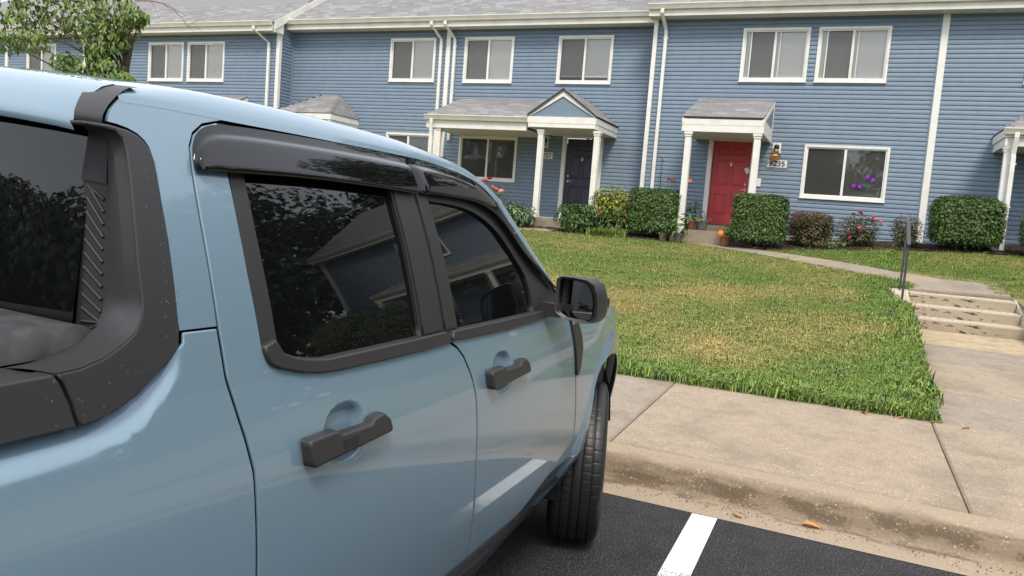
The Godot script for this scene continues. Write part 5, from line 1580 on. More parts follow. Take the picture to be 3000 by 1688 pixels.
		var inner := [Vector3(0.668, 1.535, 0.99), Vector3(0.672, 1.532, 0.995), Vector3(0.69, 1.53, 0.998), Vector3(0.70, 1.523, 1.0), Vector3(0.705, 1.506, 1.0), Vector3(0.707, 1.48, 1.0), Vector3(0.71, 1.454, 0.999), Vector3(0.715, 1.375, 0.997), Vector3(0.72, 1.32, 0.995), Vector3(0.722, 1.262, 0.992), Vector3(0.722, 1.245, 0.99), Vector3(0.722, 1.228, 0.985), Vector3(0.73, 1.205, 0.968), Vector3(0.742, 1.188, 0.93), Vector3(0.75, 1.174, 0.885), Vector3(0.752, 1.165, 0.835), Vector3(0.752, 1.163, 0.787)]
		var ri := []
		for i in ridge.size():
			var q: Vector2 = ridge[i]
			var o := Vector3(flank(q.x, q.y) + 0.003, q.y, -q.x)
			var e := Vector3(0.92 * inner[i].x + 0.0588, 0.92 * inner[i].y + 0.116, 1.9 - 0.92 * inner[i].z)
			var l := []
			for k in 7:
				var f := k / 6.0
				var v := o.lerp(e, f)
				v.z += 0.006 * sin(f * PI)
				v.y += 0.004 * sin(f * PI)
				l.append(Vector3(v.x * side, v.y, v.z))
			ri.append(l)
		var ib := MB.new(); ib.grid(ri); fix_out(ib, Vector3(0, 0.3, 1))
		obj("inner_face", ib.mesh(), M.plastic, sl)
		# ribbed insert next to the rear glass
		var ins := MB.new()
		var c0 := Vector3((0.92 * 0.643 + 0.0588) * side, 1.4518, 1.9 - 0.92 * 1.006); var c1 := Vector3((0.92 * 0.712 + 0.0588) * side, 1.4463, 1.9 - 0.92 * 1.0)
		var c2 := Vector3((0.92 * 0.727 + 0.0588) * side, 1.2200, 1.9 - 0.92 * 0.99); var c3 := Vector3((0.92 * 0.648 + 0.0588) * side, 1.1832, 1.9 - 0.92 * 0.992)
		ins.quad(c0, c1, c2, c3, Vector3(0.1 * side, 0, 1).normalized())
		var c0t := Vector3(c0.x, 1.5475, c0.z - 0.01); var c1t := Vector3((0.92 * 0.70 + 0.0588) * side, 1.5420, c1.z - 0.003)
		ins.quad(c0t, c1t, c1 + Vector3(0, 0, 0.004), c0 + Vector3(0, 0, 0.004), Vector3(0.1 * side, 0, 1).normalized())
		obj("louver_panel", ins.mesh(), M.plastic, sl)
		for k in 13:
			var v0 := 0.0 + k * 0.085 - 0.06
			var pa := c0.lerp(c3, clamp(v0, 0.03, 0.97)).lerp(c1.lerp(c2, clamp(v0, 0.03, 0.97)), 0.22)
			var pb := c0.lerp(c3, clamp(v0 + 0.17, 0.03, 0.95)).lerp(c1.lerp(c2, clamp(v0 + 0.17, 0.03, 0.95)), 0.86)
			if pa.distance_to(pb) < 0.03: continue
			var rb2 := MB.new()
			rb2.tube([pa + Vector3(0, 0, 0.001), pb + Vector3(0, 0, 0.001)], [0.0028, 0.0028], 6)
			obj("louver_rib", rb2.mesh(), M.plastic, sl)
		var rc := [Vector2(-1.1832, 1.1964), Vector2(-1.2518, 1.1955), Vector2(-1.6254, 1.1955), Vector2(-2.0831, 1.1955), Vector2(-2.5958, 1.1955), Vector2(-2.5992, 1.1206), Vector2(-1.6240, 1.1206), Vector2(-1.2560, 1.1206), Vector2(-1.1557, 1.1206), Vector2(-1.1637, 1.1553), Vector2(-1.1744, 1.1843)]
		var rl := obj("bed_rail_cap", panel(rc, [], flank, 0.004, 0.002, 0.004, 0.03, 0.02, side).mesh(), M.plastic, t)
		var tp := MB.new()
		var tr := []
		for q in [0.783, 0.7, 0.3, -0.2, -0.76]:
			var l := []
			var f: float = 0.92 * q - 1.9
			for k in 4: l.append(Vector3(lerpf(flank(f, 1.1942) + 0.001, 0.92 * 0.752 + 0.0588, k / 3.0) * side, 1.1938 - 0.002 * k, -f))
			tr.append(l)
		tp.grid(tr); fix_out(tp, Vector3.UP)
		obj("rail_top", tp.mesh(), M.plastic, rl)
		# front wing
		var fa := [Vector2(1.1682, 0.2678), Vector2(1.1682, 0.4536), Vector2(1.1526, 0.5392), Vector2(1.1480, 0.5935), Vector2(1.1480, 0.6680), Vector2(1.1544, 0.7195), Vector2(1.1774, 0.7784), Vector2(1.2142, 0.8235), Vector2(1.2556, 0.8548), Vector2(1.3108, 0.8741), Vector2(1.3844, 0.8805), Vector2(1.4672, 0.8759), Vector2(1.5592, 0.8594), Vector2(1.6420, 0.8262), Vector2(1.7340, 0.7784), Vector2(1.8076, 0.7140), Vector2(1.8628, 0.6404), Vector2(1.8996, 0.5484), Vector2(1.9088, 0.3920), Vector2(1.9088, 0.2678)]
		var fp := [Vector2(0.8526, 1.1243), Vector2(0.8674, 1.1004), Vector2(0.8812, 1.0618), Vector2(0.9042, 0.9716), Vector2(0.9207, 0.8824), Vector2(0.9446, 0.7922), Vector2(0.9686, 0.7140), Vector2(0.9906, 0.6459), Vector2(1.0192, 0.5484), Vector2(1.0394, 0.4536), Vector2(1.0468, 0.3736), Vector2(1.0514, 0.2678)]
		fp.append_array(fa)
		fp.append_array([Vector2(1.9640, 0.2678), Vector2(2.1664, 0.3460), Vector2(2.2032, 0.6680), Vector2(2.1848, 0.9072), Vector2(2.0560, 1.0176), Vector2(1.7800, 1.0544), Vector2(1.4120, 1.0820), Vector2(1.0440, 1.1078)])
		var fe := obj("front_wing", panel(fp, [], fender_flank, 0.0, 0.0035, 0.003, 0.006, 0.014, side).mesh(), M.body, t)
		var bd := obj("side_vent", panel([Vector2(0.8600, 1.0930), Vector2(0.8766, 1.0673), Vector2(0.8996, 0.9716), Vector2(0.9152, 0.8888), Vector2(0.9207, 0.8658), Vector2(0.9474, 0.8630), Vector2(0.9704, 0.8980), Vector2(0.9934, 0.9624), Vector2(0.9842, 1.0130), Vector2(0.9612, 1.0636), Vector2(0.9382, 1.1004), Vector2(0.8876, 1.1050)], [], fender_flank, 0.008, 0.002, 0.005, 0.02, 0.014, side).mesh(), M.plastic, fe)
		if side > 0:
			var tm := TextMesh.new()
			var fnt := SystemFont.new(); fnt.font_names = PackedStringArray(["Droid Sans"]); fnt.font_weight = 700
			tm.font = fnt; tm.text = "XL"; tm.font_size = 48; tm.pixel_size = 0.0008; tm.depth = 0.004
			var xl := obj("lettering", tm, M.rim, bd)
			xl.position = Vector3(fender_flank(0.9152, 1.0728) + 0.01, 1.0728, -(0.9152))
			xl.rotation.y = PI / 2
		# sill cladding under the doors
		var rk := MB.new()
		var rr := []
		for q in [0.86, 1.2, 1.7, 2.2, 2.6, 3.0, 3.2, 3.3]:
			var f: float = 0.92 * q - 1.9
			var u := flank(f, 0.2678)
			var l := []
			for w in [[0.004, 0.006], [0.008, 0.0], [0.006, -0.035], [-0.01, -0.055], [-0.06, -0.065], [-0.2, -0.06]]: l.append(Vector3((u + w[0]) * side, 0.2678 + w[1] + (0.012 if q > 3.1 else 0.0), -f))
			rr.append(l)
		rk.grid(rr); fix_out(rk, Vector3(side, -0.4, 0))
		obj("rocker_cladding", rk.mesh(), M.plastic, t)
		# wheel wells
		for wc in [[1.5316, 0.40, 0.40], [-1.5449, 0.40, 0.44]]:
			var wl := MB.new()
			var wr := []
			for k in 13:
				var a := 0.14 + (PI + 0.15) * k / 12.0
				var l := []
				for xx in [0.8, 0.7, 0.5]: l.append(Vector3(xx * side, wc[1] + sin(a) * wc[2] * 1.02, -(wc[0] + cos(a) * wc[2] * 0.99)))
				wr.append(l)
			wl.grid(wr)
			obj("wheel_well", wl.mesh(), M.shell, t)
		tyre(t, Vector3(0.765 * side, 0.362, -(1.5316)), 0.30, side)
		tyre(t, Vector3(0.765 * side, 0.362, -(-1.5449)), 0.0, side)
		# headlamp and tail lamp
		var hl := MB.new()
		hl.box(Vector3(0.53 * side, 0.93, -2.2), Vector3(0.22, 0.14, 0.1))
		obj("headlamp", hl.mesh(), M.lens, t)
		var tl := MB.new()
		tl.box(Vector3(0.84 * side, 0.98, 2.615), Vector3(0.1, 0.28, 0.03))
		obj("tail_lamp", tl.mesh(), M.tail, t)
	# roof skin, windscreen
	var A: Array = rails[1.0]; var B: Array = rails[-1.0]
	var roof := []; var screen := []
	for i in A.size():
		var a: Vector3 = A[i][5]; var b: Vector3 = B[i][0]
		var l := []
		var cr := 0.036 + 0.03 * sm(-0.2, 0.4, -a.z)
		for k in 17:
			var f := k / 16.0
			var p := a.lerp(b, f)
			p.y += cr * (1.0 - pow(2.0 * f - 1.0, 2.0))
			p.z -= 0.10 * sm(0.0, 0.6, -a.z) * (1.0 - pow(2.0 * f - 1.0, 2.0))
			l.append(p)
		if -a.z < 0.20: roof.append(l)
		if -a.z > 0.16: screen.append(l)
	# rounded rear edge of the roof, carried over the rails to both flanks
	var back := []
	for k in range(4, 5): back.append(A[0][k])
	back.append_array(roof[0])
	for k in range(1, 2): back.append(B[0][k])
	var edge := []
	for e in [[0.0, 0.0], [0.02, -0.007], [0.038, -0.02], [0.054, -0.038], [0.066, -0.058], [0.071, -0.072], [0.066, -0.08]]:
		var l := []
		for p in back:
			var w: float = sm(0.722, 0.66, absf(p.x))
			l.append(p + Vector3(-signf(p.x) * 0.004 * e[0] / 0.03 * (1.0 - w), e[1], e[0] * lerpf(0.9, 1.0, w)))
		edge.append(l)
	var eb := MB.new(); eb.grid(edge); fix_out(eb, Vector3(0, 0.3, 1))
	obj("roof_edge", eb.mesh(), M.body, t)
	var rm := MB.new(); rm.grid(roof); fix_out(rm, Vector3(0, 1, 0.2))
	obj("roof", rm.mesh(), M.body, t)
	var wm := MB.new(); wm.grid(screen); fix_out(wm, Vector3(0, 1, -0.5))
	obj("windscreen", wm.mesh(), M.glass, t)
	# ditch caps where the roof meets the rail
	for side in [1.0, -1.0]:
		var dc := []
		for e in [[0.70, 0.757, 1.543, 0.945], [0.7, 0.757, 1.551, 0.939], [0.697, 0.755, 1.563, 0.942], [0.688, 0.751, 1.58, 0.955], [0.676, 0.747, 1.597, 0.973], [0.667, 0.743, 1.61, 0.992], [0.662, 0.738, 1.619, 1.012], [0.661, 0.735, 1.619, 1.03]]:
			var l := []
			for k in 4: l.append(Vector3((0.92 * lerpf(e[0], e[1], k / 3.0) + 0.0588) * side, 0.92 * e[2] + 0.116 - 0.0015 * k, 1.9 - 0.92 * (e[3] + 0.002 * k)))
			dc.append(l)
		var db := MB.new(); db.grid(dc); fix_out(db, Vector3(0, 0.5, 1))
		obj("ditch_cap", db.mesh(), M.plastic, t)
	# rear glass
	var rg := MB.new()
	var gr2 := []
	for j in 7:
		var l := []
		var y := lerpf(1.1280, 1.5622, j / 6.0)
		for k in 13:
			var x := lerpf(-0.662, 0.662, k / 12.0)
			l.append(Vector3(x, y + 0.018 * (1.0 - pow(x / 0.66, 2.0)) * (j / 6.0), 1.9 - lerpf(0.893, 0.938, j / 6.0) + 0.02 * (1.0 - pow(x / 0.66, 2.0))))
		gr2.append(l)
	rg.grid(gr2); fix_out(rg, Vector3(0, 0, 1))
	obj("rear_window", rg.mesh(), M.glass, t)
	# bed, floor and cab inside: added shell, coloured near-black so gaps look shaded
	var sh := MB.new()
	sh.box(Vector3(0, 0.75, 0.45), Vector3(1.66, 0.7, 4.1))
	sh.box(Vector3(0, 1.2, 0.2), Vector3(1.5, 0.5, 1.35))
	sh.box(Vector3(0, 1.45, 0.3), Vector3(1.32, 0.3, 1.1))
	obj("dark_gap_shell", sh.mesh(), M.shell, t)
	var cv := []
	for q in [[0.985, 1.175], [0.975, 1.2], [0.955, 1.206], [0.9, 1.209], [0.5, 1.205], [0.0, 1.2], [-0.7, 1.195], [-0.73, 1.17]]:
		var l := []
		for k in [[-0.742, -0.045], [-0.735, -0.01], [-0.71, 0.0], [-0.5, 0.003], [-0.2, 0.006], [0.0, 0.008], [0.2, 0.006], [0.5, 0.003], [0.71, 0.0], [0.735, -0.01], [0.742, -0.045]]:
			l.append(Vector3(0.92 * k[0] + 0.0588 * signf(k[0]), 0.92 * (q[1] + k[1]) + 0.116 + 0.002 * sin(q[0] * 23 + k[0] * 9), 1.9 - 0.92 * q[0]))
		cv.append(l)
	var cb := MB.new(); cb.grid(cv); fix_out(cb, Vector3.UP)
	obj("tonneau_cover", cb.mesh(), M.vinyl, t)
	# bonnet, nose, tail
	var hd := []
	for q in [[2.93, 1.15, 0.80], [3.1, 1.125, 0.82], [3.5, 1.10, 0.81], [3.9, 1.07, 0.77], [4.25, 1.02, 0.72], [4.42, 0.95, 0.70], [4.48, 0.85, 0.69]]:
		var l := []
		for k in 9:
			var f := k / 4.0 - 1.0
			l.append(Vector3(f * (0.92 * q[2] + 0.0588), 0.92 * (q[1] - 0.045 * pow(absf(f), 4.0) + 0.0) + 0.116, 1.9 - 0.92 * (q[0] + 0.06 * (1.0 - f * f))))
		hd.append(l)
	var hb := MB.new(); hb.grid(hd); fix_out(hb, Vector3(0, 1, -0.3))
	obj("bonnet", hb.mesh(), M.body, t)
	var gb := MB.new()
	gb.box(Vector3(0, 0.86, -2.22), Vector3(0.82, 0.22, 0.1))
	obj("grille", gb.mesh(), M.plastic, t)
	var fb := MB.new()
	fb.prism_x([Vector2(0.3, -2.05), Vector2(0.28, -2.24), Vector2(0.45, -2.31), Vector2(0.7, -2.31), Vector2(0.76, -2.26), Vector2(0.76, -2.05)], -0.64, 0.64)
	obj("front_bumper", fb.mesh(), M.plastic, t)
	var tg := MB.new()
	tg.box(Vector3(0, 0.88, 2.6), Vector3(1.5, 0.52, 0.06))
	obj("tailgate", tg.mesh(), M.body, t)
	var rbm := MB.new()
	rbm.box(Vector3(0, 0.52, 2.64), Vector3(1.7, 0.2, 0.12))
	obj("rear_bumper", rbm.mesh(), M.plastic, t)
	droplets(t)

var rails := {}
func fix_out(b: MB, dir: Vector3) -> void:
	var s := 0.0
	for i in b.n.size(): s += b.n[i].dot(dir)
	if s < 0:
		for i in b.n.size(): b.n[i] = -b.n[i]
		for i in range(0, b.v.size(), 3):
			var q := b.v[i + 1]; b.v[i + 1] = b.v[i + 2]; b.v[i + 2] = q
			var w := b.n[i + 1]; b.n[i + 1] = b.n[i + 2]; b.n[i + 2] = w
			var c := b.t[i + 1]; b.t[i + 1] = b.t[i + 2]; b.t[i + 2] = c

func mirror(fd: Node3D, side: float) -> void:
	# door mirror: deep shell, rim and glass turned in towards the cabin
	var hs := [Vector2(0.92, 1.247), Vector2(0.936, 1.256), Vector2(0.978, 1.256), Vector2(1.025, 1.251), Vector2(1.05, 1.236), Vector2(1.063, 1.199), Vector2(1.067, 1.156), Vector2(1.063, 1.128), Vector2(1.05, 1.112), Vector2(1.018, 1.107), Vector2(0.958, 1.114), Vector2(0.927, 1.13), Vector2(0.918, 1.148), Vector2(0.917, 1.199)]
	var gl := [Vector2(0.93, 1.242), Vector2(0.94, 1.247), Vector2(0.973, 1.246), Vector2(1.013, 1.24), Vector2(1.033, 1.226), Vector2(1.047, 1.198), Vector2(1.052, 1.164), Vector2(1.049, 1.128), Vector2(1.036, 1.119), Vector2(1.001, 1.119), Vector2(0.966, 1.122), Vector2(0.945, 1.132), Vector2(0.931, 1.146), Vector2(0.928, 1.184)]
	var c := Vector2(0.99, 1.18)
	var zf := -0.602
	var tilt := func(p: Vector2, dz: float) -> Vector3: return Vector3(p.x * side, p.y, zf + dz - 0.05 * (p.x - 0.99))
	var rows := []
	for e in [[0.985, 0.002], [1.0, 0.0], [1.015, -0.012], [1.02, -0.03], [1.02, -0.06], [0.98, -0.085], [0.85, -0.11], [0.55, -0.125], [0.2, -0.13], [0.01, -0.131]]:
		var l := []
		for p in hs:
			var q: Vector2 = c + (p - c) * e[0] + Vector2(0.012 * -e[1] / 0.1, 0)
			l.append(tilt.call(q, e[1]))
		rows.append(l)
	var b := MB.new(); b.grid(rows, true)
	var s := 0.0
	for i in b.n.size(): s += b.n[i].dot(b.v[i] - Vector3(0.99 * side, 1.18, zf - 0.06))
	if s < 0: flip(b)
	var m := obj("door_mirror", b.mesh(), M.plastic, fd)
	var rim := MB.new()
	var rr := [[], []]
	for i in hs.size():
		rr[0].append(tilt.call(c + (hs[i] - c) * 0.985, 0.002)); rr[1].append(tilt.call(gl[i], -0.006))
	rim.grid(rr, true); fix_out(rim, Vector3(0, 0, 1))
	obj("mirror_rim", rim.mesh(), M.plastic, m)
	var g := MB.new()
	var turn := Vector3(-0.34 * side, 0.03, 0.94).normalized()
	var cc: Vector3 = tilt.call(c, -0.008)
	for i in gl.size():
		var p0: Vector3 = tilt.call(gl[i], -0.0065); var p1: Vector3 = tilt.call(gl[(i + 1) % gl.size()], -0.0065)
		g.tri(cc, p0, p1, turn, turn, turn)
	# the glass itself stands turned inside its rim
	for i in g.v.size():
		var dx := (g.v[i].x - cc.x) * side
		g.v[i].z = cc.z + 0.02 + dx * 0.36 - 0.03
	obj("mirror_glass", g.mesh(), M.mirror, m)
	var arm := MB.new()
	arm.box(Vector3(0.885 * side, 1.138, -0.63), Vector3(0.1, 0.045, 0.06))
	obj("mirror_arm", arm.mesh(), M.plastic, m)

func flip(b: MB) -> void:
	fix_out(b, Vector3.ZERO)
	for i in b.n.size(): b.n[i] = -b.n[i]
	for i in range(0, b.v.size(), 3):
		var q := b.v[i + 1]; b.v[i + 1] = b.v[i + 2]; b.v[i + 2] = q
		var w := b.n[i + 1]; b.n[i + 1] = b.n[i + 2]; b.n[i + 2] = w

func droplets(t: Node3D) -> void:
	# beads of rain left on the trims, sills and paint
	var S := Scatter.new()
	var spot := func(f: float, y: float, off: float, r: float) -> void:
		var e := 0.004
		var n := Vector3(1, -(flank(f, y + e) - flank(f, y - e)) / (2 * e), (flank(f + e, y) - flank(f - e, y)) / (2 * e)).normalized()
		var a := n.cross(Vector3(0.1, 0.9, 0.2)).normalized()
		S.put(Basis(a, n, a.cross(n)) * Basis.from_scale(Vector3(r, r * 0.45, r * rf(1.0, 1.5))), Vector3(flank(f, y) + off, y, -f), Color(1, 1, 1))
	for i in 60: spot.call(rf(-0.9938, -0.9524), rf(1.2200, 1.4960), 0.004, rf(0.0006, 0.0022))
	for i in 40: spot.call(rf(-1.2008, -1.0076), rf(1.1280, 1.1924), 0.004, rf(0.0006, 0.0024))
	for i in 50: spot.call(rf(-0.7500, 0.5840), rf(1.1114, 1.1335), 0.011, rf(0.0006, 0.002))
	for i in 45: spot.call(rf(-0.7721, -0.7390), rf(1.1648, 1.4592), -0.003, rf(0.0006, 0.0018))
	for i in 60: spot.call(rf(-0.2072, -0.0324), rf(1.1464, 1.4500), 0.002, rf(0.0005, 0.0014))
	for i in 350: spot.call(rf(-1.3020, 0.8600), rf(0.4840, 1.0912), 0.0, rf(0.0004, 0.0011))
	var h := MB.new()
	var rows := []
	for i in 4:
		var l := []
		for k in 8:
			var a := TAU * k / 8.0; var p := PI * 0.5 * i / 3.0
			l.append(Vector3(cos(a) * sin(p + 0.001), cos(p), sin(a) * sin(p + 0.001)))
		rows.append(l)
	h.grid(rows, true); fix_out(h, Vector3.UP)
	var m := mat(0.12, 0.13, 0.14, 0.03)
	m.vertex_color_use_as_albedo = false
	m.transparency = BaseMaterial3D.TRANSPARENCY_ALPHA
	m.albedo_color.a = 0.3
	m.metallic_specular = 0.25
	var o := S.build(h.mesh(), m)
	o.name = "water_droplets"; t.add_child(o); o.set_meta("kind", "stuff")

# ---------------------------------------------------------------- scene
func _ready() -> void:
	rng.seed = 2024
	# camera
	var cam := Camera3D.new()
	cam.name = "camera"
	add_child(cam)
	cam.fov = 39.72
	cam.near = 0.05; cam.far = 400.0
	cam.transform = Transform3D(Basis(Vector3.UP, deg_to_rad(22.44)) * Basis(Vector3.RIGHT, deg_to_rad(-5.337)) * Basis(Vector3.BACK, deg_to_rad(4.45)), Vector3(0, 1.45, 0))
	cam.current = true
	# sky, exposure
	var we := WorldEnvironment.new(); we.name = "environment"
	var env := Environment.new()
	env.background_mode = Environment.BG_SKY
	var sky := Sky.new()
	var ps := ProceduralSkyMaterial.new()
	ps.sky_top_color = Color(0.86, 0.88, 0.92)
	ps.sky_horizon_color = Color(0.84, 0.86, 0.89)
	ps.sky_curve = 0.2
	ps.ground_bottom_color = Color(0.3, 0.3, 0.28)
	ps.ground_horizon_color = Color(0.5, 0.5, 0.48)
	ps.energy_multiplier = 1.0
	sky.sky_material = ps
	env.sky = sky
	env.tonemap_mode = Environment.TONE_MAPPER_LINEAR
	env.tonemap_exposure = 2.0
	env.sdfgi_enabled = true; env.ssao_enabled = true; env.ssil_enabled = true
	we.environment = env
	add_child(we)
	# veiled sun
	var sun := DirectionalLight3D.new(); sun.name = "sun"
	sun.light_energy = 0.5
	sun.light_angular_distance = 16.0
	sun.light_color = Color(1.0, 0.96, 0.9)
	sun.shadow_enabled = true
	sun.rotation = Vector3(deg_to_rad(-52), deg_to_rad(28), 0)
	add_child(sun)
	make_materials()
	M.hedge_core = mat(0.12, 0.095, 0.06, 1.0)
	M.lily = mat(0.75, 0.2, 0.05, 0.5)
	M.rose = mat(0.62, 0.045, 0.09, 0.5)
	M.coral = mat(0.72, 0.2, 0.14, 0.5)
	M.cream = mat(0.75, 0.62, 0.42, 0.5)
	ground()
	steps()
	houses()
	truck()
	garden()
	mulch()
	lawn_grass()
	trees()
	litter()

func garden() -> void:
	var box_green := [Vector3(0.05, 0.112, 0.02), Vector3(0.07, 0.138, 0.026), Vector3(0.042, 0.092, 0.018), Vector3(0.1, 0.165, 0.036)]
	hedge("clipped boxy green shrub between the two front doors", -4.2, -18.62, land(-4.2, -18.6), Vector3(1.16, 1.02, 0.95), 7.0, 12500, 0.052, box_green, "clipped green shrubs", 0.14)
	hedge("clipped boxy green shrub in front of the red door", -1.79, -17.98, land(-1.8, -18.0), Vector3(1.1, 1.0, 0.85), 7.0, 12500, 0.052, box_green, "clipped green shrubs", 0.16)
	hedge("green shrub on a narrow foot right of the white corner board", 2.2, -18.75, land(2.2, -18.8), Vector3(1.3, 0.98, 1.0), 5.0, 12500, 0.055, box_green, "clipped green shrubs", 0.14)
	hedge("green shrub against the far right porch", 3.6, -18.2, land(3.6, -18.2), Vector3(1.0, 0.8, 0.8), 4.0, 4000, 0.055, box_green, "clipped green shrubs", 0.15)
	hedge("low purple leaved barberry behind the red rose bush", -0.82, -19.15, land(-0.8, -19.15) + 0.05, Vector3(1.0, 0.66, 0.6), 3.0, 4200, 0.035, [Vector3(0.11, 0.035, 0.045), Vector3(0.16, 0.05, 0.055), Vector3(0.07, 0.03, 0.035)], "", 0.06)
	var rose_leaf := [Vector3(0.05, 0.08, 0.025), Vector3(0.08, 0.085, 0.03), Vector3(0.15, 0.06, 0.035), Vector3(0.1, 0.12, 0.035), Vector3(0.05, 0.07, 0.02)]
	bush("rose_bush", "bushy rose with few coral blooms next to the barberry", "rose bush", -0.72, -18.6, land(-0.7, -18.6), Vector3(1.1, 0.8, 0.75), 4600, 0.055, 0.03, rose_leaf, [[0.1, 0.66, 0.25, 0.045, M.coral], [0.38, 0.68, 0.2, 0.04, M.coral], [-0.25, 0.5, 0.3, 0.03, M.coral], [-0.1, 0.42, 0.32, 0.03, M.rose]], "rose bushes by the wall", 0.5, 22)
	bush("rose_bush", "red flowering rose bush under the ground floor window", "rose bush", 0.2, -18.75, land(0.2, -18.7), Vector3(0.98, 0.78, 0.72), 3000, 0.055, 0.03, rose_leaf, [[-0.02, 0.76, 0.1, 0.06, M.rose], [-0.14, 0.72, 0.2, 0.05, M.rose], [0.24, 0.68, 0.15, 0.065, M.rose], [0.3, 0.62, 0.2, 0.06, M.rose], [0.4, 0.6, 0.1, 0.055, M.rose], [0.48, 0.52, 0.1, 0.05, M.cream], [-0.2, 0.3, 0.34, 0.06, M.rose], [-0.14, 0.22, 0.36, 0.05, M.rose], [0.02, 0.44, 0.33, 0.05, M.rose], [-0.34, 0.62, 0.1, 0.04, M.coral]], "rose bushes by the wall", 0.5, 18)
	bush("rose_bush", "slim rose bush beside the white corner board", "rose bush", 1.12, -18.75, land(1.1, -18.7), Vector3(0.72, 0.8, 0.6), 2400, 0.05, 0.027, rose_leaf, [[-0.2, 0.52, 0.2, 0.035, M.rose], [-0.1, 0.56, 0.24, 0.035, M.rose], [0.12, 0.5, 0.2, 0.03, M.coral], [-0.26, 0.42, 0.15, 0.03, M.rose]], "rose bushes by the wall", 0.5, 16)
	bush("groundcover_plant", "low green plant between the rose bushes", "plant", -0.25, -18.35, land(-0.2, -18.3), Vector3(0.6, 0.22, 0.4), 260, 0.06, 0.04, [Vector3(0.1, 0.17, 0.05), Vector3(0.15, 0.2, 0.06)], [], "", 0.6, 10)
	bush("golden_shrub", "golden yellow leaved shrub beside the gabled porch", "shrub", -5.3, -18.75, land(-5.3, -18.8), Vector3(1.25, 1.22, 0.8), 6000, 0.07, 0.042, [Vector3(0.4, 0.36, 0.03), Vector3(0.45, 0.4, 0.035), Vector3(0.2, 0.27, 0.035), Vector3(0.28, 0.32, 0.04), Vector3(0.13, 0.2, 0.035)], [], "", 0.4, 20)
	bush("peony_plant", "dark green leafy peony in front of the navy door", "plant", -6.0, -18.22, land(-6.0, -18.2), Vector3(1.2, 0.8, 0.78), 2300, 0.12, 0.038, [Vector3(0.05, 0.12, 0.025), Vector3(0.075, 0.155, 0.035), Vector3(0.04, 0.095, 0.02), Vector3(0.16, 0.2, 0.06)], [], "", 0.55, 18)
	bush("leafy_plant", "dark leaved plant between golden shrub and daylilies", "plant", -5.15, -18.25, land(-5.1, -18.3), Vector3(1.0, 0.72, 0.5), 900, 0.1, 0.05, [Vector3(0.045, 0.1, 0.03), Vector3(0.07, 0.13, 0.04), Vector3(0.12, 0.17, 0.05)], [], "", 0.55, 14)
	bush("leafy_plant", "broad leaved plant at the foot of the porch post", "plant", -7.65, -18.5, land(-7.6, -18.5), Vector3(1.05, 0.68, 0.7), 1000, 0.13, 0.05, [Vector3(0.07, 0.14, 0.04), Vector3(0.1, 0.17, 0.06), Vector3(0.2, 0.27, 0.13), Vector3(0.05, 0.1, 0.03)], [], "", 0.6, 16)
	bush("rose_bush", "tall rose bush with red and coral blooms by the porch window", "rose bush", -8.35, -18.55, land(-8.3, -18.5), Vector3(0.9, 1.1, 0.6), 900, 0.07, 0.04, [Vector3(0.06, 0.12, 0.03), Vector3(0.14, 0.2, 0.05)], [[-0.2, 1.1, 0.15, 0.08, M.rose], [-0.1, 1.15, 0.1, 0.08, M.rose], [-0.32, 1.06, 0.1, 0.08, M.rose], [0.05, 0.94, 0.2, 0.07, M.coral], [0.12, 0.9, 0.2, 0.07, M.coral], [0.28, 0.86, 0.2, 0.075, M.coral], [0.4, 0.62, 0.2, 0.04, M.rose]], "", 0.5, 14)
	daylily("arching grassy daylily clump with orange flowers behind it", -5.2, -17.98, land(-5.2, -17.98), 0.62, 0.36, 150, [[-0.28, 0.62, -0.25], [0.02, 0.46, -0.2], [0.36, 0.52, -0.25], [0.42, 0.46, -0.2], [0.38, 0.98, -0.4]])
	# tall lily behind the boxy shrub
	var lp := thing("lily_stalk", Vector3(-4.28, 1.2, -19.1), "tall spiky green lily stalk rising behind the boxy shrub", "plant")
	var st := MB.new(); st.tube([Vector3.ZERO, Vector3(0.02, 1.0, 0), Vector3(0.0, 1.85, 0)], [0.014, 0.011, 0.005], 6)
	obj("stem", st.mesh(), M.twig, lp)
	var lf := MB.new()
	for i in 120:
		var y := rf(1.0, 1.85); var a := rf(0, TAU); var L := 0.13 * (1.0 - 0.55 * (y - 1.0) / 0.85)
		var d := Vector3(cos(a), 0.35, sin(a)); var s := Vector3(-d.z, 0, d.x) * 0.011
		var p := Vector3(0.01, y, 0)
		var nn := Vector3(-d.x * 0.3, 1, -d.z * 0.3).normalized()
		lf.tri(p - s * 0.5, p + s * 0.5, p + d * L * 0.5 + s, nn, nn, nn); lf.tri(p + d * L * 0.5 + s, p + d * L, p + d * L * 0.5 - s, nn, nn, nn)
	obj("leaves", lf.mesh(), mat(0.045, 0.11, 0.035, 0.5), lp)
	for e in [[0.2, 1.33], [0.32, 1.28], [0.72, 1.3]]:
		var fl := obj("flower", bloom_mesh(0.075, int(e[1] * 700), 2), M.lily, lp)
		fl.position = Vector3(e[0], e[1], 0.1); fl.rotation = Vector3(0.8, e[0] * 9, 0)
		var fs := MB.new(); fs.tube([Vector3(e[0] * 0.8, 0, 0.05), Vector3(e[0], e[1], 0.1)], [0.006, 0.004], 5)
		obj("flower_stalk", fs.mesh(), M.twig, lp)
	pots()
	decorations()

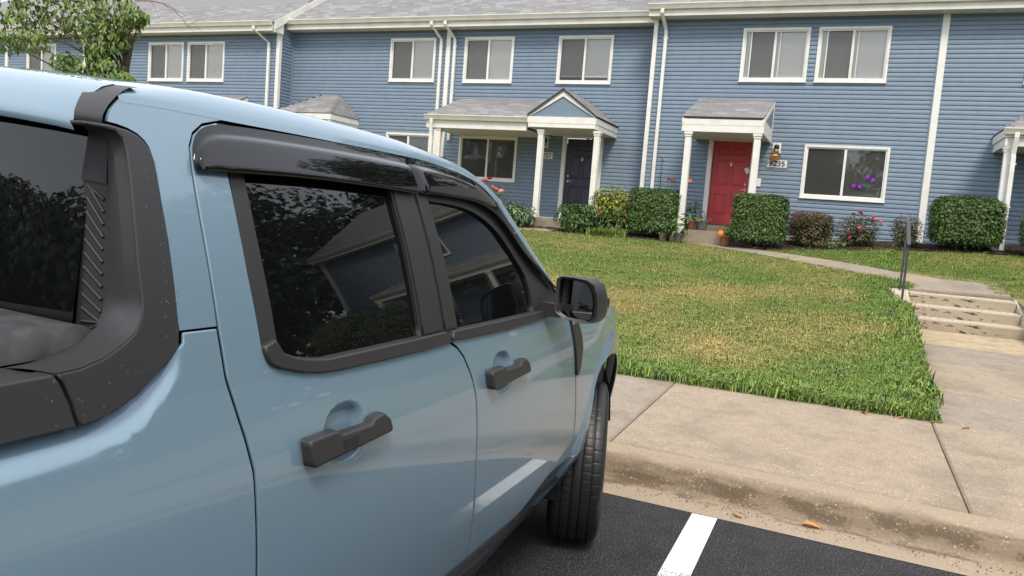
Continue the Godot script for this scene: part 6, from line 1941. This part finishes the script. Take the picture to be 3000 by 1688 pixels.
func pot(label: String, c: Vector3, r: float, h: float, m: Material, leaves: Array, col: Array, l: float) -> Node3D:
	var t := thing("potted_plant", c, label, "potted plant")
	var rows := []
	for q in [[0.02, 0.0], [0.72, 0.0], [0.8, 0.1], [0.95, 0.78], [1.0, 0.8], [1.04, 0.86], [1.04, 1.0], [0.92, 1.0], [0.88, 0.85], [0.01, 0.84]]:
		var l_ := []
		for k in 16:
			var a := TAU * k / 16.0
			l_.append(Vector3(cos(a) * q[0] * r, q[1] * h, sin(a) * q[0] * r))
		rows.append(l_)
	var b := MB.new(); b.grid(rows, true)
	var s := 0.0
	for i in b.n.size(): s += b.n[i].dot(b.v[i] - Vector3(0, h * 0.5, 0))
	if s < 0: flip(b)
	obj("pot", b.mesh(), m, t)
	var S := Scatter.new()
	for i in int(leaves[0]):
		var a := rf(0, TAU); var rr := rf(0, 1)
		var p := Vector3(cos(a) * rr * leaves[1], h + rf(0, leaves[2]) * (1.1 - rr * 0.6), sin(a) * rr * leaves[1])
		var cc: Vector3 = col[rng.randi() % col.size()]
		cc *= rf(0.7, 1.3)
		S.put(leaf_basis((p - Vector3(0, h * 0.7, 0)).normalized(), 0.5) * Basis.from_scale(Vector3.ONE * rf(0.7, 1.2)), p, Color(cc.x, cc.y, cc.z))
	var o := S.build(leaf_mesh(l, l * 0.4, 0.35), M.leaf); o.name = "foliage"; t.add_child(o); o.set_meta("kind", "stuff")
	return t

func pots() -> void:
	var g := [Vector3(0.06, 0.13, 0.03), Vector3(0.1, 0.18, 0.05)]
	pot("small clay pot with leafy plant left of the porch step", Vector3(-3.83, land(-3.8, -18.0) + 0.02, -17.95), 0.1, 0.19, mat(0.16, 0.1, 0.075, 0.8), [40, 0.16, 0.3], g, 0.14)
	var p2 := pot("grey plastic pot with broad dark leaves and a plant tag", Vector3(-3.5, land(-3.5, -18.0) + 0.02, -17.98), 0.1, 0.2, M.pot_grey, [26, 0.2, 0.45], g, 0.26)
	box("plant_tag", p2, M.number_plate, Vector3(-3.47, land(-3.5, -18.0) + 0.29, -17.9), Vector3(0.07, 0.1, 0.004)).rotation.z = -0.4
	pot("brown rectangular planter on the porch with green plant", Vector3(-3.38, 1.4, -18.75), 0.16, 0.22, M.clay, [60, 0.22, 0.45], g, 0.16)
	pot("grey green planter pot on the porch with trailing yellow leaves", Vector3(-3.15, 1.4, -18.85), 0.15, 0.24, M.pot_green, [80, 0.2, 0.12], [Vector3(0.25, 0.3, 0.06), Vector3(0.12, 0.2, 0.04)], 0.06)
	var p5 := pot("round clay pot with greenery and a small orange gourd", Vector3(-2.46, land(-2.5, -18.0) + 0.02, -18.02), 0.14, 0.24, M.clay, [160, 0.2, 0.28], [Vector3(0.12, 0.19, 0.035), Vector3(0.25, 0.28, 0.05)], 0.07)
	var gd := MB.new()
	var rows := []
	for i in 7:
		var l := []
		for k in 14:
			var a := TAU * k / 14.0; var th := PI * i / 6.0
			var r := 0.075 * (1.0 + 0.08 * cos(a * 7.0))
			l.append(Vector3(cos(a) * sin(th) * r, cos(th) * 0.085, sin(a) * sin(th) * r))
		rows.append(l)
	gd.grid(rows, true); 
	var gm := obj("gourd", gd.mesh(), M.orange, p5)
	gm.position = Vector3(-0.1, 0.27, 0.1)

func decorations() -> void:
	var zB := -20.2
	var o := thing("hanging_ornament", Vector3(-1.79, 3.29, zB + 0.14), "amber octagonal glass ornament with a bird hanging below the lamp", "ornament")
	var ring := MB.new(); var fill := MB.new()
	for k in 8:
		var a := TAU * (k + 0.5) / 8.0; var b := TAU * (k + 1.5) / 8.0
		var p := [Vector3(cos(a), sin(a), 0), Vector3(cos(b), sin(b), 0)]
		ring.box((p[0] + p[1]) * 0.5 * 0.108, Vector3(0.092, 0.024, 0.02), Basis(Vector3.BACK, (a + b) / 2 + PI / 2))
		ring.box((p[0] + p[1]) * 0.5 * 0.068, Vector3(0.056, 0.011, 0.016), Basis(Vector3.BACK, (a + b) / 2 + PI / 2))
		fill.tri(Vector3.ZERO, p[0] * 0.112, p[1] * 0.112, Vector3.BACK, Vector3.BACK, Vector3.BACK)
	obj("frame", ring.mesh(), mat(0.18, 0.07, 0.01, 0.4), o)
	obj("glass_disc", fill.mesh(), M.amber, o)
	var bird := MB.new()
	bird.tube([Vector3(-0.06, 0.0, 0.014), Vector3(-0.01, 0.006, 0.016), Vector3(0.035, 0.012, 0.015), Vector3(0.055, 0.02, 0.014)], [0.006, 0.022, 0.02, 0.006], 8)
	obj("bird", bird.mesh(), mat(0.6, 0.62, 0.62, 0.5), o)
	for e in [[0.02, 2.94, 1.0], [0.28, 3.1, -1.0]]:
		var b := thing("window_sticker", Vector3(e[0] if e[0] > 0.1 else -0.02, e[1] if e[2] < 0 else 2.7, zB - 0.008), "pair of purple flower stickers, the %s" % ("slanting upper pair on the window pane" if e[2] < 0 else "level lower pair on the window pane"), "sticker", "")
		b.position = Vector3(0.33, 2.88, zB - 0.0105) if e[2] < 0 else Vector3(0.06, 2.69, zB - 0.0105)
		for k in 2:
			var m := MB.new()
			var cx := (k - 0.5) * 0.13
			for j in 5:
				var a := TAU * j / 5.0
				var c := Vector3(cx + cos(a) * 0.026, -cx * 0.5 * (1.0 if e[2] < 0 else 0.2) + sin(a) * 0.026, 0.002)
				for q in 8:
					var t0 := TAU * q / 8.0; var t1 := TAU * (q + 1) / 8.0
					m.tri(c, c + Vector3(cos(t0), sin(t0), 0) * 0.02, c + Vector3(cos(t1), sin(t1), 0) * 0.02, Vector3.BACK, Vector3.BACK, Vector3.BACK)
			obj("petals", m.mesh(), M.purple, b)
			var d := MB.new()
			d.tube([Vector3(cx, -cx * 0.5 * (1.0 if e[2] < 0 else 0.2), 0.002), Vector3(cx, -cx * 0.5 * (1.0 if e[2] < 0 else 0.2), 0.005)], [0.014, 0.012], 10)
			obj("centre", d.mesh(), M.pink, b)
	var tg := thing("door_tag", Vector3(-2.47, 2.92, zB - 0.02), "white paper notice tucked at the edge of the red door", "notice")
	var pb := MB.new(); pb.box(Vector3(0.05, 0.0, 0.01), Vector3(0.1, 0.14, 0.003), Basis(Vector3.BACK, 0.5))
	obj("paper", pb.mesh(), mat(0.7, 0.71, 0.74, 0.7), tg)

func trees() -> void:
	# dogwood on the lawn behind the truck
	var C := [[Vector3(-15.15, 4.30, -10.60), 0.42, 0.75], [Vector3(-14.52, 3.98, -10.60), 0.30, 0.75], [Vector3(-15.38, 3.98, -10.70), 0.28, 0.75], [Vector3(-14.91, 4.57, -10.80), 0.35, 0.75], [Vector3(-14.56, 4.45, -11.00), 0.35, 0.75], [Vector3(-14.10, 4.73, -11.00), 0.45, 0.75], [Vector3(-13.43, 4.56, -10.90), 0.45, 0.75], [Vector3(-12.94, 4.67, -11.00), 0.40, 0.75], [Vector3(-12.58, 4.56, -11.10), 0.28, 0.75], [Vector3(-12.36, 4.50, -11.10), 0.16, 0.75], [Vector3(-13.51, 4.25, -10.90), 0.40, 0.75], [Vector3(-13.22, 4.30, -11.10), 0.42, 0.75], [Vector3(-12.90, 4.35, -11.20), 0.30, 0.75], [Vector3(-13.26, 3.99, -11.00), 0.33, 0.75], [Vector3(-12.94, 4.04, -11.10), 0.25, 0.75], [Vector3(-13.25, 3.77, -11.00), 0.22, 0.75], [Vector3(-13.48, 3.56, -10.90), 0.32, 0.75], [Vector3(-13.90, 3.64, -10.80), 0.25, 0.75], [Vector3(-12.98, 3.52, -11.00), 0.30, 0.75], [Vector3(-12.58, 3.38, -11.00), 0.16, 0.75], [Vector3(-13.48, 3.49, -11.20), 0.30, 0.75], [Vector3(-14.59, 5.04, -10.80), 0.50, 0.75], [Vector3(-13.94, 5.20, -11.00), 0.55, 0.75], [Vector3(-13.17, 5.20, -11.10), 0.50, 0.75], [Vector3(-15.16, 4.94, -10.60), 0.40, 0.75], [Vector3(-14.32, 5.78, -11.00), 0.60, 0.75], [Vector3(-13.57, 5.81, -11.20), 0.60, 0.75], [Vector3(-14.80, 5.61, -10.80), 0.50, 0.75]]
	tree("dogwood_tree", "leafy green dogwood tree rising behind the truck's roof", Vector3(-12.9, land(-12.9, -11.2), -11.2), Vector3(-12.9, 4.9, -11.2), 0.11, C, 4000, 0.098, 0.055, [Vector3(0.1, 0.165, 0.03), Vector3(0.13, 0.2, 0.035), Vector3(0.07, 0.125, 0.028), Vector3(0.17, 0.22, 0.045)], 0.45)
	var tw := thing("bare_twig", Vector3(-12.7, 4.6, -11.1), "thin reddish bare twig arching out of the dogwood", "twig")
	var b := MB.new()
	var P := [Vector3(-12.50, 4.79, -11.10), Vector3(-12.12, 4.78, -11.10), Vector3(-11.83, 4.73, -11.10), Vector3(-11.58, 4.63, -11.10), Vector3(-11.37, 4.47, -11.10), Vector3(-11.21, 4.32, -11.10), Vector3(-11.06, 4.22, -11.10)]
	var rad := []
	for i in P.size(): rad.append(lerpf(0.011, 0.003, float(i) / (P.size() - 1)))
	b.tube(P, rad, 5)
	for i in range(1, P.size() - 1):
		for s in 2:
			var d := Vector3(rf(0.1, 0.5), rf(-0.35, 0.15), rf(-0.15, 0.15))
			b.tube([P[i], P[i] + d * 0.5 + Vector3(0, 0.03, 0), P[i] + d], [0.004, 0.003, 0.0015], 4)
	wobj("stem", b, mat(0.16, 0.06, 0.05, 0.8), tw)
	# big trees out of the frame: the dark masses mirrored in the truck's glass and paint
	var dark := [Vector3(0.03, 0.06, 0.016), Vector3(0.045, 0.08, 0.02), Vector3(0.025, 0.05, 0.014), Vector3(0.06, 0.095, 0.025)]
	for e in [[15.5, -18.0, 12.0, 4.4], [19.0, -11.0, 12.0, 4.8], [11.5, -34.0, 22.0, 7.0], [19.5, -29.0, 18.0, 6.4], [3.0, -37.0, 22.0, 7.0], [-6.0, -38.0, 21.0, 7.0], [25.0, -17.0, 13.0, 5.4], [24.0, -2.0, 11.0, 5.0], [23.0, 10.0, 9.0, 4.8], [16.0, 26.0, 12.5, 5.6], [6.0, 30.0, 13.0, 6.0], [-4.0, 33.0, 12.5, 6.0], [-15.0, 33.0, 6.5, 6.0], [-21.0, 30.0, 5.4, 5.5], [-26.0, 27.0, 6.3, 6.0], [-30.5, 23.5, 5.2, 5.5], [-34.0, 19.0, 6.2, 6.0], [-38.0, 13.5, 5.2, 5.5], [-40.0, 8.0, 6.0, 6.0]]:
		var cl := []
		for k in 34:
			var q := Vector3(rf(-1, 1), rf(-0.85, 1), rf(-1, 1))
			while q.length() > 1.0: q = Vector3(rf(-1, 1), rf(-0.85, 1), rf(-1, 1))
			cl.append([Vector3(e[0] + q.x * e[3] * 0.72, e[2] * 0.5 + q.y * e[2] * 0.44, e[1] + q.z * e[3] * 0.72), e[3] * rf(0.28, 0.42), 0.75])
		var by := land(e[0], e[1]) if e[1] < -6.4 else 0.0
		var where: String = "behind the townhouse row" if e[1] < -28.0 else ("past the end townhouse" if e[1] < 0.0 else "across the parking lot")
		tree("maple_tree", "large dark green maple tree " + where, Vector3(e[0], by, e[1]), Vector3(e[0], e[2] * 0.62, e[1]), 0.3, cl, 9000, 0.42, 0.34, dark, 0.2, "maple trees " + where)
	# rounded shrubs on the lawn to the right, seen only as reflections
	var gg := [Vector3(0.04, 0.085, 0.025), Vector3(0.055, 0.105, 0.03)]
	hedge("large rounded shrub on the lawn right of the steps", 6.2, -13.5, land(6.2, -13.5), Vector3(2.2, 1.6, 2.0), 2.4, 6000, 0.09, gg, "rounded lawn shrubs", 0.1)
	hedge("broad rounded shrub near the end house porch", 8.6, -15.5, land(8.6, -15.5), Vector3(2.6, 1.9, 2.2), 2.4, 6000, 0.09, gg, "rounded lawn shrubs", 0.1)

func litter() -> void:
	# grit washed along the gutter and crumbs on the walk
	var S := Scatter.new()
	for i in 900:
		var x := rf(-3.0, 3.5)
		var z := -4.2 + kz(x) + absf(rng.randfn(0.0, 0.06)) if rng.randf() < 0.75 else rf(-6.3, -4.5)
		var y := 0.009 if z > -4.24 + kz(x) else 0.166 + 0.014 * (-z - 4.44)
		var k := rf(0.4, 1.6)
		S.put(Basis.from_euler(Vector3(rf(0, 3), rf(0, 3), rf(0, 3))) * Basis.from_scale(Vector3(rf(0.002, 0.006), rf(0.002, 0.004), rf(0.002, 0.006)) * (1.0 if y < 0.1 else 0.7)), Vector3(x, y, z), Color(0.16 * k, 0.125 * k, 0.09 * k))
	var gt := S.build(unit_box, M.tint)
	gt.name = "grit"; add_child(gt)
	tag(gt, "brown grit washed along the gutter under the kerb", "grit", "", "stuff")
	# fallen leaves and twigs
	var spots := [[-0.014, 0.008, -4.179, "yellow leaf lying in the gutter below the kerb", 0, 0.8], [0.250, 0.186, -6.358, "orange leaf on the sidewalk edge near the lawn corner", 0, 0.9], [0.478, 0.186, -6.375, "brown curled leaf on the sidewalk by the lawn corner", 1, 0.8], [-1.604, 0.186, -6.714, "brown leaf at the grass edge beside the truck wheel", 1, 0.9], [-1.352, 0.186, -6.489, "pale leaf at the lawn edge by the slab joint", 1, 0.7], [-0.857, 0.186, -6.474, "small tan leaf on the sidewalk under the grass edge", 1, 0.6], [0.905, 0.188, -6.353, "thin brown leaf lying across the walk joint", 1, 0.7], [-0.366, 0.008, -4.118, "dark twig like leaf in the gutter by the bay line", 1, 0.6], [-1.121, 0.598, -11.246, "reddish brown leaf lying on the lawn", 1, 0.7], [-2.031, 0.454, -9.325, "tan leaf lying on the dry part of the lawn", 1, 0.7], [-1.975, 0.378, -8.306, "curled tan leaf on the lawn near the truck mirror", 1, 0.7], [-0.361, 0.674, -12.264, "small brown leaf lying high on the lawn", 1, 0.7]]
	var i := 0
	for s in spots:
		var t := thing("fallen_leaf", Vector3(s[0], s[1], s[2]), s[3], "leaf", "fallen leaves")
		var b := MB.new()
		var rows := []
		for k in 5:
			var f := k / 4.0
			var w := 0.024 * sin(PI * (0.1 + 0.85 * f))
			var l := []
			for q in 3: l.append(Vector3((f - 0.5) * 0.1, 0.004 + 0.012 * absf(q - 1.0) + 0.01 * sin(f * 4.0 + i), (q - 1.0) * w))
			rows.append(l)
		b.grid(rows); fix_out(b, Vector3.UP)
		var o := obj("blade", b.mesh(), M.orange if s[4] == 0 else mat(0.36, 0.2, 0.08, 0.7), t)
		o.rotation.y = i * 1.7
		if s.size() > 5: o.scale = Vector3.ONE * s[5]
		i += 1
